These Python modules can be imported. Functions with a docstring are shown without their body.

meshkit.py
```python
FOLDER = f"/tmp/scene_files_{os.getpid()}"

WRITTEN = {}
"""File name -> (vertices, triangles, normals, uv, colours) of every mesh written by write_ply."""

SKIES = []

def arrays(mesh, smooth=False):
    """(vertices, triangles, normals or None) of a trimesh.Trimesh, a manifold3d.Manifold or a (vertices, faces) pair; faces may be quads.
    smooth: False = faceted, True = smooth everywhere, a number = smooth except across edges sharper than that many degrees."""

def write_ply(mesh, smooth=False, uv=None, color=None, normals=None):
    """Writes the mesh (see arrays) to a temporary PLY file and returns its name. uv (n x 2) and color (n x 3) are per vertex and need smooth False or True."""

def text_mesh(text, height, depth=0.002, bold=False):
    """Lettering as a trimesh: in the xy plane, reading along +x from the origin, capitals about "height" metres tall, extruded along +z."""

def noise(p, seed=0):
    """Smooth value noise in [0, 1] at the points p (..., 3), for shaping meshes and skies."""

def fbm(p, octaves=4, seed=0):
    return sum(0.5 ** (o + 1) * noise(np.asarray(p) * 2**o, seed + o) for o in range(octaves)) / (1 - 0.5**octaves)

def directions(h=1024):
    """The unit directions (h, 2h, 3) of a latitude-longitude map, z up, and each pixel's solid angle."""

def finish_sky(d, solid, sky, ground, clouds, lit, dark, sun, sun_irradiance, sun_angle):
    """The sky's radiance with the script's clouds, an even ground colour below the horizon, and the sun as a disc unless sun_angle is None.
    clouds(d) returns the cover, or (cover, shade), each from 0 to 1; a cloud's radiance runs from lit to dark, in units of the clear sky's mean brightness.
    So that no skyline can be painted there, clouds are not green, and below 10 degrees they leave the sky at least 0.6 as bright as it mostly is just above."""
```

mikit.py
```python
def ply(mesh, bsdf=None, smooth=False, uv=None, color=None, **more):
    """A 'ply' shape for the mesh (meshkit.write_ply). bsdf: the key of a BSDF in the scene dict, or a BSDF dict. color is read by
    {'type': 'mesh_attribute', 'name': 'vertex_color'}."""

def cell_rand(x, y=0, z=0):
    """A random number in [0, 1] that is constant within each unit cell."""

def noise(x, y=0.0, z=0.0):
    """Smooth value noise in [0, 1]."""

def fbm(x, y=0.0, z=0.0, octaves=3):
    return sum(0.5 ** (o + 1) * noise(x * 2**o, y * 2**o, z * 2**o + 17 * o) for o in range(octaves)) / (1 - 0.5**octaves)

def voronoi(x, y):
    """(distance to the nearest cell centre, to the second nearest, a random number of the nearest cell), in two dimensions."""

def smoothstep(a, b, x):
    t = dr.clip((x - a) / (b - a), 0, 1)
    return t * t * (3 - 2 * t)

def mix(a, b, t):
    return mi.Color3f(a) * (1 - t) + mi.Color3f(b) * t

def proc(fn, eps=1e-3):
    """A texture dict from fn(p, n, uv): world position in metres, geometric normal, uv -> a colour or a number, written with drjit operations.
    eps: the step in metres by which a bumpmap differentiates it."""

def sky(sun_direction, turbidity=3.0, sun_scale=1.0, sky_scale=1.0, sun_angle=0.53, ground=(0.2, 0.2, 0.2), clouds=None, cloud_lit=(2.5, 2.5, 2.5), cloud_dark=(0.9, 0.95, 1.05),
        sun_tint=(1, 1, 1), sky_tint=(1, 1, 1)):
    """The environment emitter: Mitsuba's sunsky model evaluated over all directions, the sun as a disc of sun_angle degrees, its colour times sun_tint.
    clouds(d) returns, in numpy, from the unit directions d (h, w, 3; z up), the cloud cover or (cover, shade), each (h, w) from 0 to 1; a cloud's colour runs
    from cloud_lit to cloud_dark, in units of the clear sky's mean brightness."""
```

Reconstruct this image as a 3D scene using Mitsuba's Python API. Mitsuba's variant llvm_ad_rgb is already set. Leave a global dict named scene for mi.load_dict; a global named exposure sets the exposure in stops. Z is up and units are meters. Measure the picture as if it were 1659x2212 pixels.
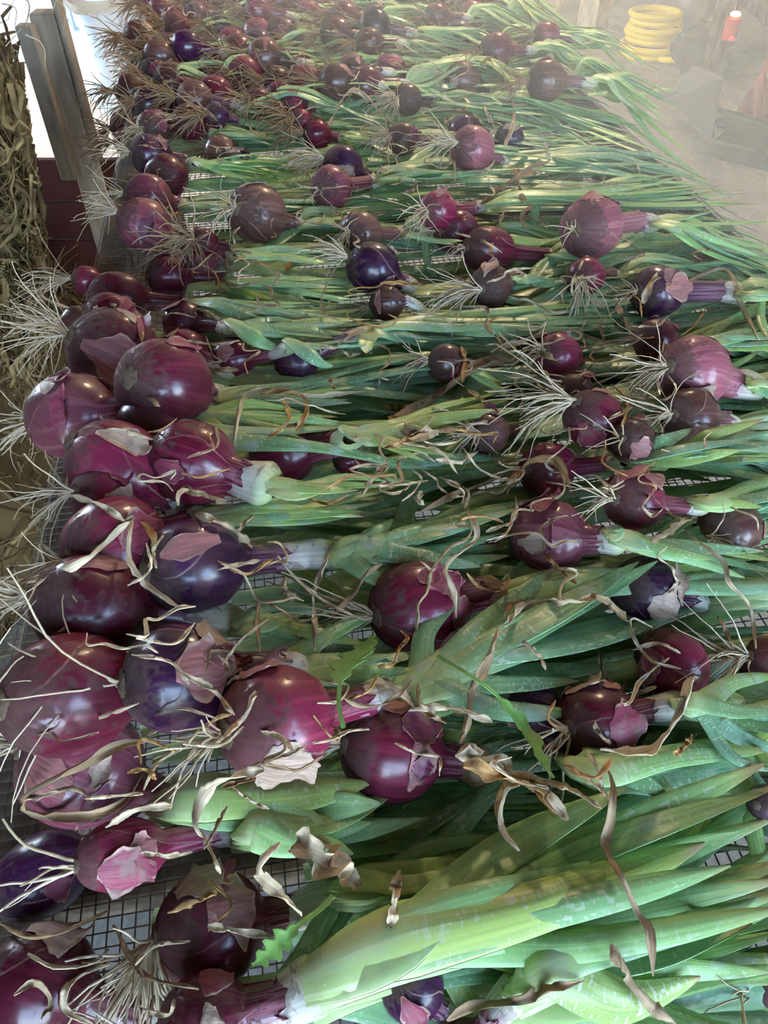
import math, random, numpy as np, trimesh, drjit as dr, mitsuba as mi, mikit, meshkit
from mikit import noise, fbm, cell_rand, smoothstep, mix
T = mi.ScalarTransform4f
scene, labels = {}, {}
rng = np.random.default_rng(7)

# ---------------------------------------------------------------- camera, sky, sun, exposure
PITCH, FPX, CZ, TZ = math.radians(46.0), 1614.0, 1.28, 0.80
CAM = np.array([0, 0, CZ])
FWD = np.array([0, math.cos(PITCH), -math.sin(PITCH)])
UP = np.array([0, math.sin(PITCH), math.cos(PITCH)])
RIGHT = np.array([1.0, 0, 0])
scene['camera'] = {'type': 'perspective', 'fov': 2 * math.degrees(math.atan(829.5 / FPX)), 'fov_axis': 'x', 'near_clip': 0.02, 'far_clip': 100.0,
                   'to_world': T().look_at(origin=CAM.tolist(), target=(CAM + FWD).tolist(), up=[0, 0, 1])}
exposure = 6.65
SUN_TO = np.array([0.74, 0.10, -0.66])
scene['sky'] = mikit.sky((-SUN_TO / np.linalg.norm(SUN_TO)).tolist(), turbidity=3.5, sun_scale=0.0, sky_scale=1.0, ground=(0.30, 0.29, 0.26), sky_tint=(1.08, 1.0, 0.90))
scene['sun'] = {'type': 'directional', 'direction': SUN_TO.tolist(), 'irradiance': {'type': 'rgb', 'value': [0.115, 0.10, 0.078]}}
HAZE = 0.33

# ---------------------------------------------------------------- helpers
def ray(px, py):
    return FWD + RIGHT * (px - 829.5) / FPX + UP * (1106 - py) / FPX
def at(px, py, z=TZ):                                  # a pixel as a point on the horizontal plane z
    d = ray(px, py)
    return CAM + d * ((z - CZ) / d[2])
def at_depth(px, py, y):                               # a pixel as a point on the vertical plane y
    d = ray(px, py)
    return CAM + d * (y / d[1])
def depth(p):
    return float((np.asarray(p) - CAM) @ FWD)
def proj(p):
    q = np.asarray(p) - CAM
    k = q @ FWD
    return 829.5 + FPX * (q @ RIGHT) / k, 1106 - FPX * (q @ UP) / k
def free(name):
    k, n = name, 0
    while k in used:
        n += 1
        k = f'{name}_{n:03d}'
    used.add(k)
    return k
used = set()
def thing(name, label, cat, group=None, kind=None):
    k = free(name)
    labels[k] = {'label': label, 'category': cat}
    if group: labels[k]['group'] = group
    if kind: labels[k]['kind'] = kind
    return k
def part(parent, name, mesh, bsdf, smooth=False, uv=None, label=None, kind=None):
    k = free(parent + '__' + name)
    scene[k] = mikit.ply(mesh, bsdf, smooth=smooth, uv=uv)
    if label or kind:
        labels[k] = {a: b for a, b in (('label', label), ('kind', kind)) if b}
    return k
def solo(name, mesh, bsdf, label, cat, group=None, kind=None, smooth=False, uv=None):
    k = thing(name, label, cat, group, kind)
    scene[k] = mikit.ply(mesh, bsdf, smooth=smooth, uv=uv)
    return k
def struct(name, mesh, bsdf, smooth=False):
    k = free(name)
    scene[k] = mikit.ply(mesh, bsdf, smooth=smooth)
    labels[k] = {'kind': 'structure'}
    return k
def box(c, s, rz=0.0, bevel=0.0, tilt=None):
    import manifold3d as m3
    s = np.asarray(s, float)
    if bevel:
        h = s / 2 - bevel
        pts = np.array([[a * h[0] + i * bevel, b * h[1] + j * bevel, c_ * h[2] + k * bevel] for a in (-1, 1) for b in (-1, 1) for c_ in (-1, 1)
                        for i, j, k in ((a, 0, 0), (0, b, 0), (0, 0, c_))])
        m = trimesh.convex.convex_hull(pts)
    else:
        m = trimesh.creation.box(s)
    M = trimesh.transformations.rotation_matrix(rz, [0, 0, 1])
    if tilt is not None:
        M = M @ trimesh.transformations.rotation_matrix(tilt[0], tilt[1])
    M[:3, 3] = c
    m.apply_transform(M)
    return m
cat_ = trimesh.util.concatenate
def nrm(v):
    v = np.asarray(v, float)
    return v / (np.linalg.norm(v, axis=-1, keepdims=True) + 1e-12)
def resample(P, n):
    P = np.asarray(P, float)
    d = np.r_[0, np.cumsum(np.linalg.norm(np.diff(P, axis=0), axis=1))]
    t = np.linspace(0, d[-1], n)
    return np.stack([np.interp(t, d, P[:, k]) for k in range(P.shape[1])], 1), d[-1]
def smooth_path(P, n):                                 # Catmull-Rom through the points
    P = np.asarray(P, float)
    if len(P) == 2:
        return resample(P, n)[0]
    Q = np.vstack([2 * P[0] - P[1], P, 2 * P[-1] - P[-2]])
    out = []
    for i in range(1, len(Q) - 2):
        t = np.linspace(0, 1, 9)[:-1, None]
        a, b, c, d = Q[i - 1], Q[i], Q[i + 1], Q[i + 2]
        out.append(.5 * (2 * b + (c - a) * t + (2 * a - 5 * b + 4 * c - d) * t ** 2 + (3 * b - a - 3 * c + d) * t ** 3))
    return resample(np.vstack(out + [P[-1:]]), n)[0]
def frames(P, up=(0, 0, 1), roll=0.0):
    t = nrm(np.gradient(P, axis=0))
    s = nrm(np.cross(t, np.asarray(up, float)) + 1e-5)
    for i in range(1, len(P)):                         # keep the side vector continuous
        if s[i] @ s[i - 1] < 0: s[i] = -s[i]
    k = np.ones(len(s))
    s = nrm(s - (s * t).sum(1, keepdims=True) * t)
    u = np.cross(s, t)
    r = np.broadcast_to(roll, (len(P),))[:, None]
    return t, s * np.cos(r) + u * np.sin(r), u * np.cos(r) - s * np.sin(r)
def grid_faces(n, m):
    i, j = np.meshgrid(np.arange(n - 1), np.arange(m - 1), indexing='ij')
    a = i * m + j
    return np.stack([a, a + 1, a + m + 1, a + m], -1).reshape(-1, 4)
def tri(q):
    return np.vstack([q[:, [0, 1, 2]], q[:, [0, 2, 3]]])
def sweep(P, prof_x, prof_y, oid, roll=0.0, up=(0, 0, 1), v=None, voff=0.0):
    """prof_x, prof_y: (n, m) cross-sections; closed by repeating the first column. Returns mesh and uv."""
    t, s, u = frames(P, up, roll)
    V = P[:, None] + prof_x[..., None] * s[:, None] + prof_y[..., None] * u[:, None]
    n, m = prof_x.shape
    v = np.linspace(0, 1, n) if v is None else v
    uv = np.stack([np.broadcast_to(oid + 0.02 + 0.96 * np.linspace(0, 1, m)[None], (n, m)), np.broadcast_to((v + voff)[:, None], (n, m))], -1)
    return (V.reshape(-1, 3), tri(grid_faces(n, m))[:, ::-1]), uv.reshape(-1, 2)
def strands(paths, radius, oid, sides=4):
    vs, fs, uvs, o = [], [], [], 0
    ang = np.linspace(0, 2 * np.pi, sides + 1)
    for i, P in enumerate(paths):
        r = radius * np.linspace(1, .45, len(P)) * (0.7 + 0.6 * rng.random())
        (v, f), uv = sweep(P, r[:, None] * np.cos(ang), r[:, None] * np.sin(ang), oid + i % 9)
        vs.append(v); fs.append(f + o); uvs.append(uv); o += len(v)
    return (np.vstack(vs), np.vstack(fs)), np.vstack(uvs)

# ---------------------------------------------------------------- materials
def C(*c): return mi.Color3f(*c)
def split_uv(uv):
    i = dr.floor(uv.x)
    return i, uv.x - i
def bulb_masks(uv):
    i, a = split_uv(uv)
    tone = dr.floor(uv.y * 0.5)
    v = uv.y - 2 * tone
    dirt = smoothstep(0.46, 0.66, fbm(a * 46, v * 30, i * 3.1, 4) * .75 + .25 * noise(a * 7, v * 5, i) + 0.42 * smoothstep(0.24, 0.0, v) - 0.24 + 0.18 * cell_rand(i, 5))
    return i, a, tone, v, dirt
def bulb_color(p, n, uv):
    i, a, tone, v, dirt = bulb_masks(uv)
    base = dr.select(tone < 0.5, C(0.036, 0.008, 0.036), dr.select(tone < 1.5, C(0.098, 0.008, 0.023), dr.select(tone < 2.5, C(0.168, 0.011, 0.038), dr.select(tone < 3.5, C(0.24, 0.050, 0.085), C(0.105, 0.040, 0.036)))))
    lite = dr.select(tone < 0.5, C(0.085, 0.016, 0.070), dr.select(tone < 1.5, C(0.20, 0.020, 0.050), dr.select(tone < 2.5, C(0.32, 0.036, 0.085), dr.select(tone < 3.5, C(0.42, 0.15, 0.17), C(0.21, 0.10, 0.075)))))
    st = noise(a * 60, v * 2.5, i * 7) * 0.6 + noise(a * 150, v * 4, i * 5) * 0.4
    lay, rim = mi.Float(0), mi.Float(0)                  # where one skin ends on the next
    for k in (0, 1, 2):
        e = a - (0.22 + 0.26 * k + 0.22 * (cell_rand(i, 11 + k) - .5)) - 0.22 * (noise(v * 2.2, i, k) - .5) - (v - .4) * (cell_rand(i, 21 + k) - .5) * .5
        lay = lay + smoothstep(0, 0.01, e) * (cell_rand(i, 31 + k) - 0.5)
        rim = dr.maximum(rim, smoothstep(0.007, 0.002, dr.abs(e + .006 * (noise(v * 40, i, k) - .5))) * (0.25 + .5 * cell_rand(i, 41 + k)) * smoothstep(0.2, 0.5, noise(v * 5, i, k + 9)))
    c = mix(base, lite, dr.clip(smoothstep(0.42, 0.82, st) * 0.75 + 0.2 * fbm(a * 6, v * 5, i) + lay * .5, 0, 1)) * (1 + .5 * lay)
    c = mix(c, C(0.45, 0.27, 0.24), rim)
    neck = smoothstep(0.55, 0.98, v + 0.2 * (st - .5)) * (0.55 + 0.45 * cell_rand(i, 3))
    c = mix(c, C(0.50, 0.24, 0.30), neck * smoothstep(0.3, 0.7, st) * 0.75)
    pap = smoothstep(0.60, 0.68, fbm(a * 5 + 3, v * 4, i * 2.3, 4)) * (0.4 + 0.6 * cell_rand(i, 9))
    c = mix(c, C(0.22, 0.10, 0.10), pap * 0.4)
    c = c * 0.84
    dc = mix(C(0.040, 0.022, 0.019), C(0.115, 0.068, 0.054), fbm(p.x * 300, p.y * 300, p.z * 300))
    return mix(c, dc, dirt * 0.75)
def bulb_rough(p, n, uv):
    i, a, tone, v, dirt = bulb_masks(uv)
    return mi.Float(0.17 + 0.14 * noise(a * 90, v * 8, i) + 0.6 * dirt)
def bulb_coat(p, n, uv):
    return mi.Float(0.85 * (1 - bulb_masks(uv)[4]))
def leaf_color(p, n, uv):
    i, a = split_uv(uv)
    tone = dr.floor(uv.y * 0.5)
    v = uv.y - 2 * tone
    r1, r2, r3 = cell_rand(i, 1), cell_rand(i, 2), cell_rand(i, 3)
    g = dr.select(tone < .5, mix(C(0.185, 0.33, 0.13), C(0.165, 0.32, 0.19), r1), dr.select(tone < 1.5, mix(C(0.26, 0.43, 0.13), C(0.21, 0.39, 0.17), r1), mix(C(0.38, 0.46, 0.12), C(0.30, 0.44, 0.13), r1)))
    g = mix(g, C(0.26, 0.36, 0.10), smoothstep(0.80, 0.95, r2))
    st = noise(a * 34, v * 1.2, i * 3) * 0.6 + noise(a * 90, v * 2, i * 5) * .4
    c = g * (0.78 + 0.70 * st)
    c = mix(c, mix(C(0.62, 0.68, 0.38), C(0.42, 0.58, 0.20), st), smoothstep(0.40, 0.02, v + 0.12 * (st - .5)))
    spots = smoothstep(0.70, 0.82, noise(a * 20, v * 90, i * 2)) * smoothstep(0.3, 0.6, noise(a * 3, v * 9, i + 40)) + smoothstep(0.80, 0.86, noise(a * 30, v * 170, i * 2)) * 0.7
    c = mix(c, C(0.52, 0.58, 0.42), dr.clip(spots, 0, 1) * smoothstep(0.08, 0.3, v) * (0.35 + 0.6 * r3))
    bloom = smoothstep(0.45, 0.75, fbm(a * 5, v * 16, i * 6)) * smoothstep(.55, .9, cell_rand(i, 6))
    c = mix(c, C(0.40, 0.50, 0.42), bloom * 0.6)
    tip = smoothstep(0.78 + 0.12 * r3, 1.0, v + 0.10 * (st - .5))
    c = mix(c, mix(C(0.42, 0.40, 0.12), C(0.34, 0.23, 0.12), smoothstep(.4, 1, tip)), tip * (0.25 + 0.75 * smoothstep(.3, .7, cell_rand(i, 4))))
    return c
def stalk_color(p, n, uv):
    i, a = split_uv(uv)
    v = uv.y
    st = noise(a * 40, v * 1.5, i * 3) * 0.6 + noise(a * 110, v * 2, i * 5) * .4
    c = mix(C(0.66, 0.62, 0.54), C(0.46, 0.55, 0.26), smoothstep(0.45, 1.0, v + .15 * (st - .5)))
    c = mix(c, C(0.33, 0.10, 0.22), smoothstep(0.45, 0.1, v + 0.35 * (st - .5)) * (0.35 + 0.5 * cell_rand(i, 2)))
    c = c * (0.7 + 0.45 * st)
    return mix(c, C(0.20, 0.14, 0.10), smoothstep(.62, .74, fbm(a * 8, v * 9, i, 4)) * .6)
def skin_color(p, n, uv):
    i, a = split_uv(uv)
    v = uv.y
    r = cell_rand(i, 1)
    c = dr.select(r < 0.38, C(0.27, 0.05, 0.085), dr.select(r < 0.68, C(0.34, 0.135, 0.13), dr.select(r < .86, C(0.42, 0.29, 0.22), C(0.16, 0.03, 0.07))))
    c = mix(c, C(0.50, 0.36, 0.28), smoothstep(.40, .48, dr.abs(a - .5) + .05 * noise(v * 12, i)) * .7)
    st = noise(a * 36, v * 3, i) * .6 + noise(a * 80, v * 5, i * 2) * .4
    c = c * (0.55 + 0.9 * st)
    return mix(c, C(0.22, 0.155, 0.12), smoothstep(.5, .7, fbm(p.x * 140, p.y * 140, p.z * 140, 4)) * .6)
def dry_color(p, n, uv):
    i, a = split_uv(uv)
    v = uv.y
    r = cell_rand(i, 1)
    c = mix(C(0.28, 0.18, 0.10), C(0.60, 0.48, 0.32), r)
    c = mix(c, C(0.44, 0.25, 0.10), smoothstep(.8, .9, cell_rand(i, 2)))
    st = noise(a * 16, v * 4, i) * .6 + noise(a * 40, v * 9, i * 2) * .4
    return c * (0.45 + 1.0 * st) * (0.75 + .5 * noise(v * 12, i))
def root_color(p, n, uv):
    i, a = split_uv(uv)
    r = cell_rand(i, 1)
    return mix(C(0.72, 0.62, 0.46), C(0.36, 0.25, 0.14), r * .6 + .4 * noise(uv.y * 5, i)) * 1.0
def straw_color(p, n, uv):
    i, a = split_uv(uv)
    r = cell_rand(i, 1)
    return mix(C(0.075, 0.042, 0.018), C(0.24, 0.165, 0.07), r) * (0.6 + .8 * noise(uv.y * 9, i))
def wood_proc(c1, c2, sx=6.0, sy=6.0, sz=6.0):
    def fn(p, n, uv):
        g = noise(p.x * sx * 12, p.y * sy, p.z * sz * 12) * .55 + noise(p.x * sx * 40, p.y * sy * 3, p.z * sz * 40) * .45
        return mix(C(*c1), C(*c2), smoothstep(.25, .8, g)) * (0.75 + .5 * fbm(p.x * 9, p.y * 9, p.z * 9))
    return fn
def floor_color(p, n, uv):
    g = fbm(p.x * 3, p.y * 3, 1.0, 5)
    h = noise(p.x * 140, p.y * 140)
    c = mix(C(0.22, 0.195, 0.165), C(0.33, 0.29, 0.24), g) * (0.85 + 0.3 * h)
    return mix(c, C(0.2, 0.16, 0.12), smoothstep(.55, .75, fbm(p.x * 9, p.y * 9, 3.0, 4)) * .4)
def principled(col, rough=0.5, spec=0.5, metallic=0.0, coat=0.0, two=True):
    tex = mikit.proc(col) if callable(col) else {'type': 'rgb', 'value': list(col)}
    rg = mikit.proc(rough) if callable(rough) else rough
    b = {'type': 'principled', 'base_color': tex, 'roughness': rg, 'specular': spec, 'metallic': metallic}
    if coat: b.update(clearcoat=mikit.proc(coat) if callable(coat) else coat, clearcoat_gloss=0.8)
    return {'type': 'twosided', 'b': b} if two else b
scene['m_bulb'] = principled(bulb_color, bulb_rough, 0.36, coat=bulb_coat)
scene['m_leaf'] = principled(leaf_color, 0.36, 0.5)
scene['m_stalk'] = principled(stalk_color, 0.45, 0.4)
scene['m_skin'] = principled(skin_color, 0.5, 0.4)
scene['m_dry'] = principled(dry_color, 0.7, 0.2)
scene['m_root'] = principled(root_color, 0.7, 0.2)
scene['m_rootdry'] = principled(lambda p, n, uv: root_color(p, n, uv) * C(.60, .50, .42), 0.8, 0.1)
scene['m_straw'] = principled(straw_color, 0.7, 0.2)
scene['m_earth'] = principled(lambda p, n, uv: mix(C(0.06, 0.04, 0.028), C(0.19, 0.13, 0.09), fbm(p.x * 260, p.y * 260, p.z * 260)), 0.9, 0.1)
scene['m_post'] = principled(wood_proc((0.25, 0.195, 0.14), (0.38, 0.31, 0.235), 3, 3, .5), 0.75, 0.2)
scene['m_rail'] = principled(wood_proc((0.13, 0.095, 0.065), (0.30, 0.23, 0.16), 4, .5, 4), 0.75, 0.2)
scene['m_boards'] = principled(wood_proc((0.045, 0.026, 0.018), (0.095, 0.056, 0.038), 4, 4, .5), 0.8, 0.2)
scene['m_redboard'] = principled(wood_proc((0.13, 0.022, 0.015), (0.24, 0.055, 0.04), 4, 4, .5), 0.7, 0.2)
scene['m_paleboard'] = principled(wood_proc((0.32, 0.26, 0.19), (0.5, 0.42, 0.32), 4, 4, .5), 0.75, 0.2)
scene['m_wire'] = principled((0.20, 0.17, 0.14), 0.5, 0.5, 0.6)
scene['m_floor'] = principled(floor_color, 0.8, 0.2)
scene['m_bin'] = principled((0.11, 0.28, 0.56), 0.4, 0.4)
scene['m_black'] = principled((0.010, 0.010, 0.011), 0.55, 0.35)
scene['m_hose'] = principled((0.80, 0.58, 0.02), 0.4, 0.5)
scene['m_crate'] = principled((0.075, 0.022, 0.018), 0.55, 0.3)
scene['m_grey'] = principled((0.12, 0.115, 0.115), 0.5, 0.4)
scene['m_whiteply'] = principled((0.45, 0.44, 0.46), 0.7, 0.2)
scene['m_green'] = principled(lambda p, n, uv: mix(C(0.09, 0.22, 0.04), C(0.22, 0.38, 0.10), fbm(p.x * 90, p.y * 90, p.z * 90)), 0.5, 0.4)
scene['m_pink'] = principled((0.62, 0.24, 0.24), 0.5, 0.4)
scene['m_redplastic'] = principled((0.45, 0.02, 0.02), 0.3, 0.5)

# ---------------------------------------------------------------- the shed: floor, roof, walls
def slab(x0, x1, y0, y1, z0, z1):
    return box(((x0 + x1) / 2, (y0 + y1) / 2, (z0 + z1) / 2), (x1 - x0, y1 - y0, z1 - z0))
XL, XR, YB, YF, ZR = -3.2, 2.45, 6.6, -2.6, 2.9
struct('floor', slab(XL - 3, XR + 3, YF - 5, YB + .2, -0.1, 0), 'm_floor')
struct('wall_front', cat_([slab(XL, -.9, YF - .1, YF, 0, ZR), slab(1.5, XR, YF - .1, YF, 0, ZR), slab(-.9, 1.5, YF - .1, YF, 2.55, ZR)]), 'm_boards')
struct('ceiling', slab(XL - .3, XR + .3, YF, YB + .3, ZR, ZR + .12), 'm_boards')
wb = struct('wall_back', slab(XL, XR, YB + .03, YB + .12, 0, ZR), 'm_boards')
for k, x in enumerate(np.arange(XL + .1, XR, .2)):
    part(wb, 'board', box((x, YB + .012, ZR / 2), (.192, .03, ZR), bevel=.004), 'm_boards')
wr = struct('wall_right', slab(XR + .03, XR + .12, -1.0, YB, 0, ZR), 'm_boards')
for y in np.arange(.1, YB, .2):
    part(wr, 'board', box((XR + .012, y, ZR / 2), (.03, .192, ZR), bevel=.004), 'm_boards')
wl = struct('wall_left', cat_([slab(XL - .1, XL, YF, 2.62, 0, ZR), slab(XL - .1, XL, 4.9, YB, 0, ZR), slab(XL - .1, XL, 2.6, 4.9, 2.35, ZR)]), 'm_boards')

# added lamp, out of view, to warm the haze and far end of the rack
lm = thing('added_pendant_lamp', 'added unseen pendant lamp warming the haze and the far end of the rack', 'lamp')
lc = np.array([.60, 2.9, 2.25])
g_ = trimesh.creation.icosphere(subdivisions=2, radius=.07); g_.apply_translation(lc)
k_ = part(lm, 'bulb', g_, 'm_paleboard', True)
scene[k_]['emitter'] = {'type': 'area', 'radiance': {'type': 'rgb', 'value': [8.5, 6.5, 4.0]}}
c_ = trimesh.creation.cylinder(radius=.008, height=ZR - lc[2] - .1, sections=8); c_.apply_translation([lc[0], lc[1], (ZR + lc[2] + .1) / 2])
part(lm, 'cord', c_, 'm_black')
c_ = trimesh.creation.cylinder(radius=.03, height=.07, sections=14); c_.apply_translation(lc + [0, 0, .1])
part(lm, 'socket', c_, 'm_black', 40)

# ---------------------------------------------------------------- drying rack (table frame: u along the length, v across to the right)
PHI = math.radians(9.4)
AU = np.array([-math.sin(PHI), math.cos(PHI), 0]); AV = np.array([math.cos(PHI), math.sin(PHI), 0])
O = at(90, 1106, TZ)                                    # a point of the left rail's outer edge
O = O - AU * (O @ AU)
def tab(u, v, z=TZ):
    return O + AU * u + AV * v + np.array([0, 0, z])* 1.0 - np.array([0, 0, O[2]])
def uv_of(p):
    q = np.asarray(p) - O
    return q[..., 0] * AU[0] + q[..., 1] * AU[1], q[..., 0] * AV[0] + q[..., 1] * AV[1]
UMIN, UMAX, WID = -0.25, 3.1, 0.88
def rbox(u, v, z, su, sv, sz, bevel=.003):
    return box(tab(u, v, z), (sv, su, sz), rz=PHI, bevel=bevel)
rk = thing('drying_rack', 'long wooden drying rack topped with wire mesh under the red onions', 'drying rack')
um, ul = (UMIN + UMAX) / 2, UMAX - UMIN
for v in (.02, WID - .02):
    part(rk, 'rail', rbox(um, v, TZ - .048, ul, .038, .089), 'm_rail')
for u in np.arange(UMIN + .02, UMAX, .42):
    part(rk, 'slat', rbox(u, WID / 2, TZ - .022, .04, WID - .08, .038), 'm_rail')
for u in (UMIN + .1, 1.4, UMAX - .1):
    for v in (.06, WID - .06):
        part(rk, 'leg', rbox(u, v, (TZ - .045) / 2, .06, .04, TZ - .045), 'm_post')
wires = []
for v in np.arange(.0, WID + .001, .008):
    wires.append(rbox(um, v, TZ - .0012, ul, .0008, .0008, 0))
for u in np.arange(UMIN, UMAX, .008):
    wires.append(rbox(u, WID / 2, TZ - .0004, .0008, WID, .0008, 0))
part(rk, 'wire_mesh', cat_(wires), 'm_wire', kind='stuff', label='rusty wire mesh deck')

# ---------------------------------------------------------------- the height field that things are laid on
CELL = .005
HU, HV = int((UMAX - UMIN + .6) / CELL), int((WID + .9) / CELL)
U0, V0 = UMIN - .3, -.35
H = np.full((HU, HV), TZ)
vv0 = V0 + np.arange(HV) * CELL
H[:, (vv0 < -.0) | (vv0 > WID)] = TZ - .10               # beyond the rails things may hang down
SPH = []                                                # bulbs laid so far
def cells(p):
    u, v = uv_of(p)
    return np.clip(((u - U0) / CELL).astype(int), 0, HU - 1), np.clip(((v - V0) / CELL).astype(int), 0, HV - 1)
def height(p, r):
    """Highest support within r of the point p."""
    i, j = cells(np.atleast_2d(p))
    k = int(r / CELL)
    return np.array([H[max(a - k, 0):a + k + 1, max(b - k, 0):b + k + 1].max() for a, b in zip(i, j)])
def stamp(p, r, top):
    i, j = cells(np.atleast_2d(p))
    r, top = np.broadcast_to(r, i.shape), np.broadcast_to(top, i.shape)
    for a, b, q, z in zip(i, j, r, top):
        k = max(int(round(q / CELL)), 0)
        w = H[max(a - k, 0):a + k + 1, max(b - k, 0):b + k + 1]
        np.maximum(w, z, out=w)
def stamp_ball(c, R):
    i, j = cells(np.atleast_2d(c))
    k = int(R / CELL)
    for a in range(max(i[0] - k, 0), min(i[0] + k + 1, HU)):
        for b in range(max(j[0] - k, 0), min(j[0] + k + 1, HV)):
            d2 = ((a - i[0]) ** 2 + (b - j[0]) ** 2) * CELL ** 2
            if d2 < R * R * .92:
                H[a, b] = max(H[a, b], c[2] + math.sqrt(R * R - d2))
def drape(XY, r, thick, z0=None, slope=.45, lift=0.0):
    """Heights along a horizontal path lying on what is there, no steeper than slope."""
    P = np.c_[XY[:, :2], np.zeros(len(XY))]
    z = height(P, r) + thick / 2 + lift
    if z0 is not None: z[0] = z0
    ds = np.r_[0, np.linalg.norm(np.diff(XY[:, :2], axis=0), axis=1)]
    for k in range(1, len(z)): z[k] = max(z[k], z[k - 1] - slope * ds[k])
    for k in range(len(z) - 2, 0 if z0 is not None else -1, -1): z[k] = max(z[k], z[k + 1] - slope * ds[k + 1])
    for _ in range(3): z[1:-1] = np.maximum(z[1:-1] * .0 + (z[:-2] + 2 * z[1:-1] + z[2:]) / 4, z[1:-1] - .004)
    return z

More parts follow.
